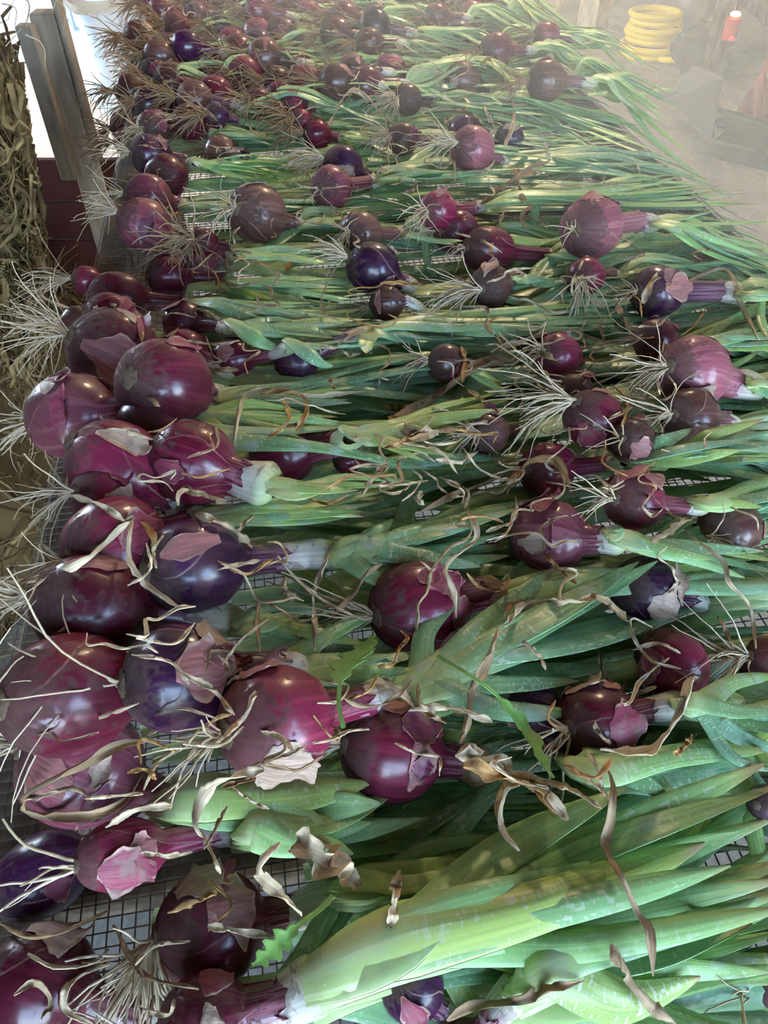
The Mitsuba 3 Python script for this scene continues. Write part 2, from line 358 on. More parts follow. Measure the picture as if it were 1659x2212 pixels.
# ---------------------------------------------------------------- building one onion
OID = [1]
def new_id(n=1):
    OID[0] += n
    return OID[0] - n
def bulb_mesh(root, c, N, R, tone, elong, nsides, rn):
    """Body round c, drawn out into the neck that ends at N."""
    ax = nrm(N - c)
    a = R * elong
    L = max(np.linalg.norm(N - c), a * 1.02)
    s = np.r_[-a * np.cos(np.linspace(0, np.pi / 2, 13)), np.linspace(0, L, 25)[1:]]
    body = R * np.sqrt(np.clip(1 - (s / a) ** 2, 0, 1)) ** .92
    neck = np.where(s > -.1 * a, rn + (.62 * R - rn) * np.exp(-np.clip(s - .45 * a, 0, None) / (.38 * R)), .0)
    neck = np.where(s < .45 * a, .62 * R * np.clip((s + .1 * a) / (.55 * a), 0, 1) ** 1.5, neck)
    r = (body ** 5 + neck ** 5) ** .2
    r[0] = max(r[0], .0025)
    oid = new_id()
    m = nsides + 1
    th = np.linspace(0, 2 * np.pi, m) - np.pi / 2
    q = np.stack([np.cos(th), np.sin(th), np.zeros(m)], -1)
    ridge = 1 + .012 * np.sin(th * 5 + oid) + .010 * np.sin(th * 9 + oid * 2.3) + .018 * np.sin(th * 2 + oid * 1.7)
    ridge[-1] = ridge[0]
    lump = 1 + .03 * (meshkit.noise(np.stack([np.broadcast_to(np.cos(th) * 1.3, (len(s), m)), np.broadcast_to(np.sin(th) * 1.3, (len(s), m)), np.broadcast_to((s / R * 1.5)[:, None], (len(s), m))], -1) + oid) - .5)
    rr = r[:, None] * ridge * lump
    rr[-1] *= 1 + .25 * (rng.random(m) - .3); rr[-1, -1] = rr[-1, 0]
    P = c + ax * s[:, None]
    v = np.where(s < a, (s + a) / (2 * a) * .65, .65 + .35 * (s - a) / max(L - a, 1e-3))
    (V, F), uv = sweep(P, rr * np.cos(th), rr * np.sin(th), oid, v=np.clip(v, 0, 1), voff=2.0 * tone)
    Vg = V.reshape(len(s), m, 3)
    Vg[-1] += ax * (rng.random(m)[:, None] - .5) * .012 * min(1, R / .03)
    return (Vg.reshape(-1, 3), F), uv, Vg, s, a
def flap(Vg, c, oid, i0, i1, j0, j1, lift):
    """A loose outer skin: a ragged patch of the bulb's own surface, lifted and curled at its edge."""
    m = Vg.shape[1] - 1
    n1, n2 = 11, 13
    I = np.linspace(i0, i1, n1); J = np.linspace(j0, j1, n2)
    ii, jj = np.meshgrid(I, J, indexing='ij')
    a, b = np.floor(ii).astype(int), np.floor(jj).astype(int)
    a = np.clip(a, 0, len(Vg) - 2)
    fa, fb = (ii - a)[..., None], (jj - b)[..., None]
    G = lambda x, y: Vg[x, y % m]
    P = (G(a, b) * (1 - fa) + G(a + 1, b) * fa) * (1 - fb) + (G(a, b + 1) * (1 - fa) + G(a + 1, b + 1) * fa) * fb
    t1, t2 = np.linspace(0, 1, n1)[:, None], np.linspace(0, 1, n2)[None]
    edge = np.maximum(np.abs(t2 * 2 - 1) ** 3, np.clip(t1 * 2 - 1, 0, 1) ** 3)
    axis_pt = Vg[a, 0] * .5 + Vg[a, m // 2] * .5
    out = nrm(P - axis_pt)
    jag = rng.random((n1, n2)) * .5 + .5
    P = P + out * (.0010 + lift * edge * jag)[..., None]
    mid = P[:, n2 // 2:n2 // 2 + 1]
    sh = (.15 + .25 * meshkit.noise(np.stack([ii * .9, np.sign(jj - jj.mean()) + oid, jj * 0], -1)) + .75 * np.abs(2 * t1 ** rng.uniform(.6, 1.5) - 1) ** 2)[..., None] * np.abs(t2 * 2 - 1)[..., None]
    P = P * (1 - sh) + mid * sh                          # ragged outline
    uv = np.stack([np.broadcast_to(oid + .02 + .96 * t2, (n1, n2)), np.broadcast_to(t1, (n1, n2))], -1)
    return (P.reshape(-1, 3), tri(grid_faces(n1, n2))), uv.reshape(-1, 2)
ZC = TZ
TH = np.linspace(0, 2 * np.pi, 11) - np.pi / 2
def leaf_mesh(P, w, flat, fold, roll, tone=0):
    n = len(P)
    t = np.linspace(0, 1, n)
    wid = w * np.minimum(.62 + 1.6 * t, 1) * np.clip(1 - t ** 2.6, .02, 1) ** .75
    wid = wid * (1 + .10 * np.sin(t * 9 + roll * 5))
    x = .5 * wid[:, None] * np.cos(TH)
    fl = (flat * (1 - .6 * t))[:, None]
    y = .5 * wid[:, None] * fl * np.sin(TH) - fold * (np.abs(x) - .25 * wid[:, None]) * np.minimum(1, .3 + 2 * t)[:, None]
    y = y + .06 * wid[:, None] * np.cos(TH * 3) * .5
    (V, F), uv = sweep(P, x, y, new_id(), roll=roll * np.minimum(1, t * 2), v=t * .999, voff=2.0 * tone)
    return (V, F), uv, wid
def root_tuft(base, d, n, length, rad, spread=.9, droop=.35):
    paths = []
    for _ in range(n):
        v = nrm(d + spread * (rng.random(3) - .5) * 2 * .6)
        L = length * (.45 + .75 * rng.random())
        k = 8
        P = [base + .004 * (rng.random(3) - .5)]
        bend = (rng.random(3) - .5) * .55
        for q in range(k):
            v = nrm(v + bend * .35 + (rng.random(3) - .5) * .42 + np.array([0, 0, -droop * .25]))
            P.append(P[-1] + v * L / k)
        paths.append(np.array(P))
    return strands(paths, rad, new_id(9))
def make_onion(c, R, N, G, ends, name='onion', tone=1, n=4, roots=14, rlen=.035, elong=1.02, flaps=2, w=.019, rn=.010, rdir=None, skinlift=.006, label='', cat='onion', group=None, stalkdry=False, big=True, under=7, lens=True, zcap=TZ + .085, lt=0, rmat='m_root'):
    """c bulb centre; N where the neck skin ends; G where the leaves part; ends: points over which the leaf tips lie."""
    key = thing(name, label, cat, group)
    ax = nrm(N - c)
    ns = 30 if big else 18
    (mesh, uv, Vg, s, a) = bulb_mesh(None, c, N, R, tone, elong, ns, rn)
    part(key, 'bulb', mesh, 'm_bulb', True, uv)
    stamp_ball(c, R); SPH.append((c, R))
    base = c - ax * a
    # root plate: a small rough cushion of earth and old roots
    pl = trimesh.creation.icosphere(subdivisions=2 if big else 1)
    V = pl.vertices * (.82 + .4 * rng.random((len(pl.vertices), 1))) * R * np.array([.24, .24, .11])
    z = -ax; x = nrm(np.cross(z, [.3, .2, 1])); y = np.cross(z, x)
    part(key, 'root_plate', (base + V @ np.stack([x, y, z]) + ax * R * .03, pl.faces), 'm_earth', True)
    if roots:
        rd = nrm(rdir) if rdir is not None else nrm(-ax + np.array([0, 0, .05]))
        m, u = root_tuft(base, rd, int(roots * 1.3), rlen * 1.25, .00085 if big else .0011)
        part(key + '__root_plate', 'roots', m, rmat, True, u, kind='stuff')
    for _ in range(flaps):
        lo = rng.uniform(3, 16); hi = lo + rng.uniform(4, 12)
        j = ns * (.5 + rng.uniform(-.30, .30)); wj = ns * rng.uniform(.05, .15)
        m, u = flap(Vg, c, new_id(), lo, min(hi, len(s) - 2), j - wj, j + wj, skinlift * rng.uniform(.3, 1.6))
        part(key + '__bulb', 'skin_flap', m, 'm_skin', True, u)
    if G is not None:
        st0 = N - ax * min(.012, .4 * np.linalg.norm(N - c))
        P = smooth_path([st0, N, G] if np.linalg.norm(G - N) > .004 else [st0, G + ax * .01], 12)
        th = np.linspace(0, 2 * np.pi, 13) - np.pi / 2
        t = np.linspace(0, 1, 12)[:, None]
        rs = rn * (.9 + .30 * t) * (1 - .5 * np.clip((t - .72) / .28, 0, 1) ** 1.5)
        wob = 1 + .05 * np.sin(3 * th + OID[0]) ; wob[-1] = wob[0]
        x_, y_ = rs * (1 + .35 * t) * np.cos(th) * wob, rs * (1 - .25 * t) * np.sin(th) * wob
        (V, F), u = sweep(P, x_, y_, new_id())
        part(key, 'stalk', (V, F), 'm_stalk' if not stalkdry else 'm_dry', True, u)
        stamp(P, rn * .8, P[:, 2] + rn * .7)
    if G is not None and ends is not None and len(ends) and n:
        d0 = nrm(G - N) if np.linalg.norm(G - N) > .004 else ax
        E = np.array([np.asarray(e, float) for e in ends])
        n2 = int(round(n * 1.7))
        jobs = []
        main = nrm((E.mean(0) - G) * np.array([1, 1, 0]))
        wide = np.array([-main[1], main[0], 0])
        for k in range(under):                           # the lower leaves of the fan, mostly hidden
            L = np.linalg.norm(E.mean(0) - G) * rng.uniform(.9, 1.6)
            jobs.append((G + main * L + wide * rng.normal() * .075, rng.uniform(-.5, .5), TZ + .032))
        for k in range(n2):
            e = E[k % len(E)].copy()
            if k >= len(E): e = e + wide * rng.normal() * .010 - main * abs(rng.normal()) * .05
            jobs.append((e, k / max(n2 - 1, 1) - .5, max(zcap, G[2] + .006)))
        for k, (e, off, cap) in enumerate(jobs):
            s0 = G - d0 * .014 + wide * off * rn * 1.0
            chord = np.linalg.norm(e - s0)
            m1 = s0 + (d0 * .5 + main * .5) * .22 * chord
            m2 = s0 * .45 + e * .55 + wide * rng.normal() * .005
            XY = smooth_path([s0, m1, m2, e], 22)
            XY[:, 2] = np.linspace(G[2], e[2], 22)
            ww = w * rng.uniform(.62, 1.0)
            th = ww * .38
            if lens and cap > TZ + .04:
                px = np.array([proj(q) for q in XY])
                z = XY[:, 2]
                for _ in range(3):
                    XY = np.array([at(x, y, zz) for (x, y), zz in zip(px, z)])
                    z = np.minimum(drape(XY, ww * .15, th * .8, z0=G[2] + .002 * (k % 2)), cap)
                XY = np.array([at(x, y, zz) for (x, y), zz in zip(px, z)])
            else:
                XY[:, 2] = np.minimum(drape(XY, ww * .15, th * .8, z0=G[2]), cap)
            m, u, wid = leaf_mesh(XY, ww, .34, rng.uniform(-.2, .4), rng.normal() * .25, lt if rng.random() < .75 else int(rng.choice([0, 1, 2], p=[.4, .45, .15])))
            part(key, 'leaf', m, 'm_leaf', True, u)
            stamp(XY[2:], wid[2:] * .32, XY[2:, 2] + th * .30)
    return key

# loose green leaves where the deck would still be bare
for _ in range(700):
    if sum(k.startswith('loose_leaf') for k in labels) > 288: break
    u, v = rng.uniform(-.1, 1.0 if _ < 230 else 1.75), rng.uniform(.20, WID - .06)
    if _ < 70: u, v = rng.uniform(.95, 1.42), rng.uniform(.15, .5)
    p = tab(u, v)
    x, y = proj(p)
    i, j = cells(np.atleast_2d(p))
    if not (-60 < x < 1720 and -60 < y < 2260) or H[i[0], j[0]] > TZ + .004 or (x < 480 and y > 1250): continue
    d = nrm(AV + AU * rng.normal() * .12)
    L = rng.uniform(.24, .36)
    XY = smooth_path([p - d * L * .45, p + AU * rng.normal() * .008, p + d * L * .55 + AU * rng.normal() * .02], 18)
    ww = rng.uniform(.014, .021)
    XY[:, 2] = np.minimum(drape(XY, .003, ww * .3), TZ + .03)
    m, uv, wid = leaf_mesh(XY, ww, .34, rng.uniform(-.2, .4), rng.normal() * .25, int(rng.integers(0, 2)))
    solo('loose_leaf', m, 'm_leaf', 'long green onion leaf lying low between the bulbs', 'onion leaf', 'loose green leaves between the bulbs', smooth=True, uv=uv)
    stamp(XY[2:], wid[2:] * .35, XY[2:, 2] + .002)

# ---------------------------------------------------------------- the onions that can be told apart: centre, size, neck end, leaf start, leaf ends in photo pixels
ON = []
def o(cx, cy, d, N=None, G=None, L=(), k=0, col=None, note='', **kw):
    ON.append(dict(c=(cx, cy), d=d, N=N, G=G, L=list(L), k=k, col=col, note=note, kw=kw))
# left-hand row, near to far
o(85, 2125, 230, (320, 2200), tone=1, roots=0, flaps=3, col='left', note='dirty brownish papery bulb')
o(90, 1890, 190, (318, 1768), (385, 1733), [(790, 1712), (900, 1690), (820, 1735)], n=3, lt=1, w=.03, tone=0, elong=1.25, flaps=1, col='left', note='elongated glossy dark purple bulb')
o(262, 1845, 125, (455, 1800), (545, 1785), [(1010, 1790), (980, 1850), (930, 1905), (1000, 1760)], n=7, w=.023, lt=1, rn=.013, tone=2, elong=1.35, col='left', roots=6, note='long crimson bulb')
o(455, 2005, 230, (620, 1975), (775, 1922), [(1010, 1835), (1070, 1805), (1000, 1890)], n=3, lt=2, tone=2, flaps=3, roots=60, rlen=.05, rdir=(-.35, -1, -.1), col='left', note='large round glossy bulb')
o(440, 2210, 190, (610, 2165), (715, 2105), [(1650, 1650), (1690, 1760), (1700, 1690), (1700, 1860), (1700, 1960), (1690, 1900)], n=6, w=.033, rn=.015, k=3, lt=1, tone=1, col='left', note='nearest bulb at the bottom edge')
o(175, 1655, 255, (335, 1712), tone=3, flaps=4, skinlift=.008, roots=12, col='left', note='large dusty pink papery bulb')
o(150, 1500, 205, (310, 1475), tone=1, flaps=1, roots=16, col='left', elong=1.15, note='oval maroon bulb')
o(200, 1310, 225, (395, 1335), (530, 1340), [(800, 1330), (790, 1290), (760, 1350)], n=3, tone=1, elong=1.12, flaps=1, roots=24, rlen=.05, col='left', note='big glossy crimson bulb')
o(385, 1465, 185, (610, 1440), (645, 1440), [(970, 1420), (1000, 1450), (950, 1400)], n=4, tone=0, flaps=4, skinlift=.009, roots=30, rlen=.065, rdir=(-1, .05, .15), col='left', k=1, note='dark bulb with long white roots')
o(595, 1560, 210, (780, 1515), (880, 1484), [(1330, 1440), (1600, 1275), (1290, 1258), (1420, 1212), (1200, 1225), (1250, 1470)], n=7, w=.028, rn=.0095, k=2, tone=2, flaps=3, col='left', note='pinkish bulb with a big fan of leaves')
o(845, 1622, 215, (1000, 1645), (1060, 1662), [], n=0, k=2, tone=1, flaps=4, stalkdry=True, rn=.010, roots=14, col='left', note='large brown-purple bulb with a dry neck')
o(250, 1185, 175, (405, 1135), (450, 1112), [(830, 1072), (870, 1048), (800, 1105), (820, 1085)], n=5, lt=2, tone=2, flaps=2, roots=18, rlen=.05, col='left', note='reddish purple bulb under a looping dry leaf')
o(420, 1222, 175, (600, 1205), (740, 1190), [(1240, 1062), (1090, 1180), (1100, 1200), (1000, 1100), (1180, 1080)], n=7, w=.023, k=1, tone=0, flaps=1, roots=0, elong=1.1, col='left', note='dark bulb with a magenta neck')
o(225, 1075, 140, (330, 1095), (385, 1102), [], n=0, tone=2, flaps=2, roots=16, rlen=.045, rdir=(-1, .1, .2), col='left', note='bulb with a white cut neck')
o(255, 1012, 160, (365, 1080), tone=2, flaps=2, roots=0, elong=1.1, col='left', note='magenta bulb leaning towards the camera')
o(415, 1000, 185, (530, 1037), (600, 1050), [(830, 1050), (900, 1040)], n=2, k=1, tone=2, flaps=1, roots=4, rn=.014, col='left', note='big teardrop bulb with a pale neck')
o(155, 900, 158, (300, 882), tone=3, flaps=4, roots=20, rlen=.05, rdir=(-1, 0, -.3), col='left', note='bulb with torn grey papery skin')
o(320, 922, 140, (390, 892), (420, 887), [(690, 905), (650, 890), (800, 925)], n=4, lt=2, tone=2, flaps=2, roots=0, col='left', note='flat-topped crimson bulb')
o(355, 832, 160, (440, 850), (475, 850), [(770, 835), (760, 870), (740, 820)], n=5, tone=1, flaps=3, roots=0, col='left', note='broad maroon bulb')
o(245, 762, 168, (345, 800), tone=1, flaps=4, skinlift=.010, roots=22, rlen=.055, col='left', note='glossy bulb with a lifted pink skin flap')
o(240, 690, 105, (340, 742), tone=1, flaps=2, roots=0, col='left', note='half-hidden maroon bulb')
o(170, 698, 75, (235, 705), tone=4, flaps=0, roots=34, rlen=.07, rdir=(-1, .05, .05), col='left', note='small bulb with a broom of white roots')
o(255, 645, 112, (395, 655), (425, 655), [(700, 672), (760, 690), (720, 655)], n=5, tone=1, elong=1.1, flaps=1, roots=0, col='left', note='long-necked maroon bulb')
o(365, 598, 90, (480, 605), (505, 612), [(800, 628), (790, 650), (770, 610)], n=5, tone=2, flaps=2, roots=0, col='left', note='small reddish bulb')
o(188, 606, 62, (240, 615), tone=2, flaps=0, roots=24, rlen=.06, rdir=(-1, .1, 0), col='left', note='small crimson bulb with pale roots')
o(430, 545, 85, (495, 548), (515, 550), [(770, 545), (740, 570), (760, 525)], n=5, tone=3, flaps=3, roots=14, col='left', note='dusty pink bulb')
o(400, 698, 90, (480, 705), (512, 706), [(800, 690), (760, 722), (740, 700)], n=5, tone=1, flaps=3, roots=10, col='left', note='papery bulb behind a round glossy one')
o(400, 765, 105, (470, 788), tone=1, flaps=2, roots=6, col='left', note='round dark red bulb')
o(502, 780, 95, (590, 762), (645, 745), [(800, 735), (820, 745)], n=2, tone=2, flaps=3, roots=0, col='left', note='small bulb with tan torn skin')
o(640, 785, 92, (750, 730), (800, 712), [(1370, 705), (1330, 655), (1050, 745), (1000, 762), (1340, 680)], n=6, w=.022, k=2, tone=0, flaps=1, roots=0, col='left', note='dark bulb with a brown neck')
o(610, 980, 138, (735, 957), (762, 944), [(1110, 830), (1120, 855), (1110, 885), (1000, 870)], n=5, k=2, lt=2, tone=1, flaps=3, skinlift=.010, roots=8, rn=.013, col='left', note='dark bulb with an open skin flap')
o(750, 995, 60, (815, 998), (835, 998), [(1110, 1000), (1100, 982)], n=3, tone=2, roots=0, col='left', note='small crimson neck bulb')
o(312, 488, 112, (372, 520), (385, 526), [], n=0, tone=3, flaps=2, roots=20, rlen=.05, col='left', note='rosy bulb')
o(320, 428, 98, (385, 442), (412, 444), [(820, 440), (700, 430), (760, 455)], n=5, tone=3, flaps=2, roots=14, rlen=.05, col='left', note='rosy bulb with a white-topped neck')
o(360, 380, 90, (405, 356), (425, 352), [(640, 340), (690, 360), (560, 390), (670, 375)], n=7, lt=1, tone=1, flaps=1, roots=14, rlen=.045, col='left', note='dark bulb by a fan of bright leaves')
o(325, 335, 85, (390, 345), (402, 346), [], n=0, tone=0, flaps=1, roots=16, rlen=.05, col='left', note='dusky bulb')
o(330, 278, 72, (390, 270), tone=4, flaps=2, roots=26, rlen=.06, col='left', note='brown bulb with dry roots')
o(412, 265, 76, (452, 285), (472, 292), [(690, 300), (650, 290), (640, 310)], n=5, tone=1, flaps=1, roots=8, col='left', note='dark striped bulb')
for c in ((402, 205, 70, 1), (325, 225, 70, 0), (337, 160, 66, 0), (356, 108, 64, 0), (415, 115, 60, 1), (318, 105, 55, 4), (468, 250, 52, 0), (515, 118, 80, 1), (530, 162, 75, 2), (600, 176, 60, 1), (495, 180, 58, 4),
          (632, 228, 62, 2), (685, 290, 60, 2), (650, 262, 50, 2), (475, 325, 64, 4), (440, 525, 60, 1), (550, 35, 62, 1), (645, 140, 56, 1), (650, 92, 52, 4), (380, 58, 60, 1), (690, 15, 58, 1), (415, 12, 60, 1), (760, 22, 55, 4), (560, 220, 55, 1), (450, 160, 55, 1), (470, 60, 58, 0), (610, 60, 55, 1)):
    lv = [(c[0] + 230, c[1] + 8), (c[0] + 200, c[1] - 6), (c[0] + 180, c[1] + 20)] if c[0] > 600 else []
    o(c[0], c[1], c[2], (c[0] + .85 * c[2], c[1] + 8), (c[0] + 1.05 * c[2], c[1] + 9) if lv else None, lv, n=2, under=2, tone=c[3], flaps=1, roots=30, rlen=.055, rmat='m_rootdry', big=False, col='far', note='')
o(555, 462, 115, (625, 480), (650, 486), [(1000, 490), (900, 470)], n=4, tone=4, flaps=2, roots=24, rlen=.05, col='left', note='dirt-caked dark bulb set in from the edge')
# middle row
o(900, 1312, 205, (1040, 1282), tone=2, flaps=4, roots=30, rlen=.06, rdir=(-1, .1, .0), rn=.012, stalkdry=True, k=1, col='middle', note='large rosy bulb with a tan papery neck')
o(1185, 1160, 165, (1305, 1167), (1355, 1166), [(1690, 1240), (1690, 1215), (1650, 1190)], n=4, k=2, tone=3, flaps=4, skinlift=.009, roots=22, rlen=.05, col='middle', note='pink bulb with peeling tan skin')
o(1180, 1015, 118, (1310, 1003), (1352, 998), [(1690, 925), (1690, 985), (1650, 905), (1690, 955)], n=6, w=.022, k=2, tone=2, flaps=2, roots=10, col='middle', note='crimson bulb under a bent dry leaf')
o(1280, 905, 115, (1330, 960), tone=1, flaps=3, roots=34, rlen=.06, rdir=(-1, 0, .1), col='middle', note='bulb with a pale tangle of roots')
o(1240, 850, 82, (1300, 868), tone=4, flaps=3, roots=10, col='middle', note='brownish dusty bulb')
o(1365, 952, 92, (1420, 965), tone=4, flaps=2, roots=6, col='middle', note='dull brown bulb in shadow')
o(1205, 770, 95, (1260, 790), tone=2, flaps=2, roots=20, col='middle', note='magenta bulb below a curled dry leaf')
o(1155, 742, 76, (1110, 720), tone=0, flaps=1, roots=8, col='middle', note='blue-purple half-hidden bulb')
o(1055, 935, 90, (1110, 930), tone=4, flaps=2, roots=18, col='middle', note='brown bulb beneath dry leaves')
o(965, 785, 82, (1010, 790), (1030, 790), [(1100, 860)], n=1, tone=4, flaps=2, roots=18, col='middle', note='brown dusty bulb')
o(805, 580, 112, (870, 610), tone=0, flaps=2, roots=20, rlen=.05, col='middle', note='dark round bulb')
o(835, 655, 72, (880, 650), tone=4, flaps=1, roots=16, col='middle', note='small brown bulb')
o(1060, 618, 86, (1110, 600), (1130, 596), [(1240, 600)], n=2, tone=4, flaps=2, roots=36, rlen=.07, rdir=(-1, -.2, .1), col='middle', note='dark bulb with a spray of roots')
o(740, 360, 85, (790, 382), tone=0, flaps=1, roots=34, rlen=.06, rdir=(-1, .0, .1), col='middle', note='dark bulb with brushy roots')
o(715, 405, 86, (795, 394), (825, 388), [(1000, 385), (980, 370)], n=4, tone=3, flaps=2, roots=6, col='middle', note='rosy brown bulb')
o(945, 455, 82, (1022, 450), (1052, 440), [(1610, 410), (1560, 400), (1480, 380), (1350, 420), (1420, 395), (1640, 440)], n=9, lt=1, w=.022, k=1, tone=2, flaps=2, roots=22, rlen=.05, col='middle', note='red bulb with long leaves over the edge')
o(985, 502, 94, (1055, 517), (1075, 520), [(1250, 510)], n=2, tone=1, flaps=3, roots=14, col='middle', note='papery maroon bulb')
o(1055, 540, 95, (1180, 552), (1205, 556), [(1430, 545), (1400, 560)], n=3, tone=1, elong=1.25, flaps=1, roots=8, col='middle', note='long smooth wine-red bulb')
o(1020, 322, 88, (1075, 345), tone=3, flaps=2, roots=26, rlen=.06, rdir=(-1, 0, .1), col='middle', note='rosy bulb with pale roots in the haze')
o(1000, 280, 62, (1050, 290), tone=0, flaps=1, roots=14, col='middle', note='dim purple bulb in the haze')
o(1100, 300, 62, (1145, 322), (1200, 343), [(1450, 335), (1425, 350), (1500, 385), (1340, 375)], n=6, tone=0, flaps=1, roots=10, rn=.013, col='middle', note='dim bulb with a fat white stalk')
o(1000, 175, 78, (1060, 195), (1080, 200), [(1390, 275), (1330, 255), (1290, 215), (1370, 300)], n=8, lt=1, tone=4, flaps=2, roots=24, rlen=.06, col='middle', note='dull bulb far along the rack')
o(780, 503, 88, (850, 505), (880, 506), [(1000, 520)], n=2, tone=4, flaps=2, roots=16, col='middle', note='dull brown bulb')
o(870, 300, 66, (930, 310), (950, 312), [(1180, 340), (1150, 320)], n=5, tone=4, flaps=1, roots=30, rlen=.06, col='middle', note='bulb buried in brown roots')
o(880, 215, 62, (930, 222), (950, 224), [(1200, 250), (1220, 280), (1180, 235)], n=6, tone=4, flaps=1, roots=34, rlen=.065, col='middle', note='far bulb tangled in brown roots')
# right-hand row
o(1278, 492, 132, (1378, 478), (1415, 481), [(1690, 590), (1690, 565), (1690, 540), (1680, 480)], n=6, lt=1, w=.022, rn=.013, k=1, tone=3, flaps=4, roots=8, col='right', note='large pale rosy papery bulb')
o(1265, 597, 82, (1320, 590), tone=1, flaps=1, roots=26, rlen=.05, rdir=(.3, -1, .1), col='right', note='small red bulb with roots hanging in front')
o(1420, 630, 112, (1550, 630), (1615, 636), [(1800, 650), (1800, 670)], n=3, rn=.013, tone=0, flaps=2, roots=8, col='right', note='dark glossy bulb under a draped dry leaf')
o(1415, 735, 92, (1475, 745), (1500, 745), [(1750, 740), (1740, 700), (1760, 690)], n=5, tone=1, flaps=2, roots=10, col='right', note='red bulb with a white neck')
o(1495, 805, 155, (1575, 826), (1640, 832), [(1800, 855), (1800, 830)], n=3, k=1, tone=3, flaps=3, rn=.015, roots=26, rlen=.055, rdir=(-1, -.2, 0), col='right', note='largest pale bulb near the right edge')
o(1490, 900, 122, (1565, 908), tone=4, flaps=2, roots=20, rlen=.05, col='right', note='smooth brownish bulb')
o(1370, 1082, 115, (1480, 1095), (1535, 1088), [(1750, 1045), (1750, 1070)], n=3, k=1, tone=1, flaps=3, roots=10, col='right', note='bulb with a lilac neck')
o(1572, 1148, 142, (1650, 1130), tone=4, flaps=2, roots=22, rlen=.04, rdir=(.2, -1, .2), col='right', note='dirt-crusted brown bulb')
o(1395, 1275, 150, (1490, 1292), tone=0, flaps=3, roots=0, col='right', note='dark bulb shaded by leaves')
o(1450, 1435, 152, (1505, 1500), tone=1, flaps=3, roots=0, k=1, col='right', note='dark wine-red bulb')
o(1665, 1435, 125, (1740, 1460), tone=1, flaps=1, roots=30, rlen=.055, rdir=(-1, -.1, .2), col='right', note='bulb cut by the right edge, pale roots towards it')
o(1290, 1560, 168, (1395, 1535), (1500, 1515), [(1720, 1535), (1720, 1580), (1720, 1630), (1720, 1510)], n=6, k=2, tone=1, flaps=4, roots=10, col='right', note='maroon bulb with a pale pink neck')
o(1155, 1532, 118, (1200, 1610), (1250, 1672), [(1720, 1610), (1720, 1650), (1720, 1690), (1600, 1720)], n=6, w=.022, tone=0, flaps=1, roots=4, col='right', note='violet bulb beneath green leaves')
o(890, 2135, 135, (950, 2180), tone=0, flaps=1, roots=0, col='right', note='shadowed bulb under the nearest leaves')
o(1010, 2290, 150, (1070, 2190), (1145, 2110), [(1690, 1960), (1700, 2010), (1660, 2100), (1690, 1930)], n=5, w=.025, lt=1, rn=.012, k=2, tone=1, roots=0, flaps=1, col='right', note='bulb below the frame with leaves rising from it')
o(1655, 2130, 100, (1710, 2110), tone=3, flaps=2, roots=6, col='right', note='pale bulb at the lower right edge')
o(1655, 1735, 80, (1710, 1725), tone=0, flaps=1, roots=0, col='right', note='dark bulb at the right edge')

ORD = ['nearest', 'second', 'third', 'fourth', 'fifth', 'sixth', 'seventh', 'eighth', 'ninth', 'tenth', 'eleventh', 'twelfth'] + [f'{w}' for w in
       ('thirteenth fourteenth fifteenth sixteenth seventeenth eighteenth nineteenth twentieth').split()] + ['twenty-' + w for w in 'first second third fourth fifth sixth seventh eighth ninth'.split()] + ['thirtieth'] + ['thirty-' + w for w in 'first second third fourth fifth sixth seventh eighth ninth'.split()] + ['fortieth'] + ['forty-' + w for w in 'first second third'.split()]
for col in ('left', 'middle', 'right', 'far'):
    row = sorted([q for q in ON if q['col'] == col], key=lambda q: -q['c'][1])
    for k, q in enumerate(row):
        if col == 'far':
            q['label'] = f"small dark red onion with dry roots, {ORD[k]} counting away in the far left heap"
        else:
            q['label'] = f"{q['note']}, {ORD[k]} red onion in {col} row"
rank = {'left': 0, 'far': 0.5, 'middle': 1, 'right': 2}
def lay(q):
    d, kw = q['d'], q['kw']
    z = TZ + .03
    for _ in range(5):
        c = at(*q['c'], z)
        R = .5 * d * depth(c) / FPX
        i, j = cells(np.atleast_2d(c))
        k = int(R * .45 / CELL)
        sup = LOW[max(i[0] - k, 0):i[0] + k + 1, max(j[0] - k, 0):j[0] + k + 1]
        z = float(np.percentile(sup, 70)) + R * .96
        for c2, R2 in SPH:
            dd = math.hypot(c[0] - c2[0], c[1] - c2[1]); m = (R + R2) * .86
            if dd < m and c2[2] + math.sqrt(m * m - dd * dd) > z and dd > .35 * m:
                z = z + .75 * (c2[2] + math.sqrt(m * m - dd * dd) - z)
        z = min(z, TZ + .12)
    c = at(*q['c'], z)
    rn = kw.get('rn', .010) * min(1, R / .03)
    kw = {**kw, 'rn': rn}
    def low(px, base):
        zz = base
        for _ in range(3):
            p = at(*px, zz)
            zz = max(float(height(p, rn * .5)[0]) + rn * .9, TZ + rn, base - .025)
            zz = min(zz, base + .02)
        return at(*px, zz)
    N = low(q['N'], c[2] - .1 * R)
    G = low(q['G'], N[2]) if q['G'] else None
    if G is None and q['d'] > 70:                        # its leaves run on under its neighbours
        G = N + nrm((N - c) * np.array([1, 1, 0]) + AV * R) * .02
        G[2] = max(TZ + .008, N[2] - .012)
        ends = [G + AV * rng.uniform(.22, .36) + AU * rng.normal() * .05 - np.array([0, 0, G[2] - TZ - .008]) for _ in range(4)]
        make_onion(c, R, N, G, ends, label=q['label'], **{'n': 2, 'zcap': TZ + .05, **kw})
        return
    ends = [at(*e, (G[2] if G is not None else TZ + .03) * .5 + .5 * (TZ + .02)) for e in q['L']]
    make_onion(c, R, N, G, ends, label=q['label'], **kw)
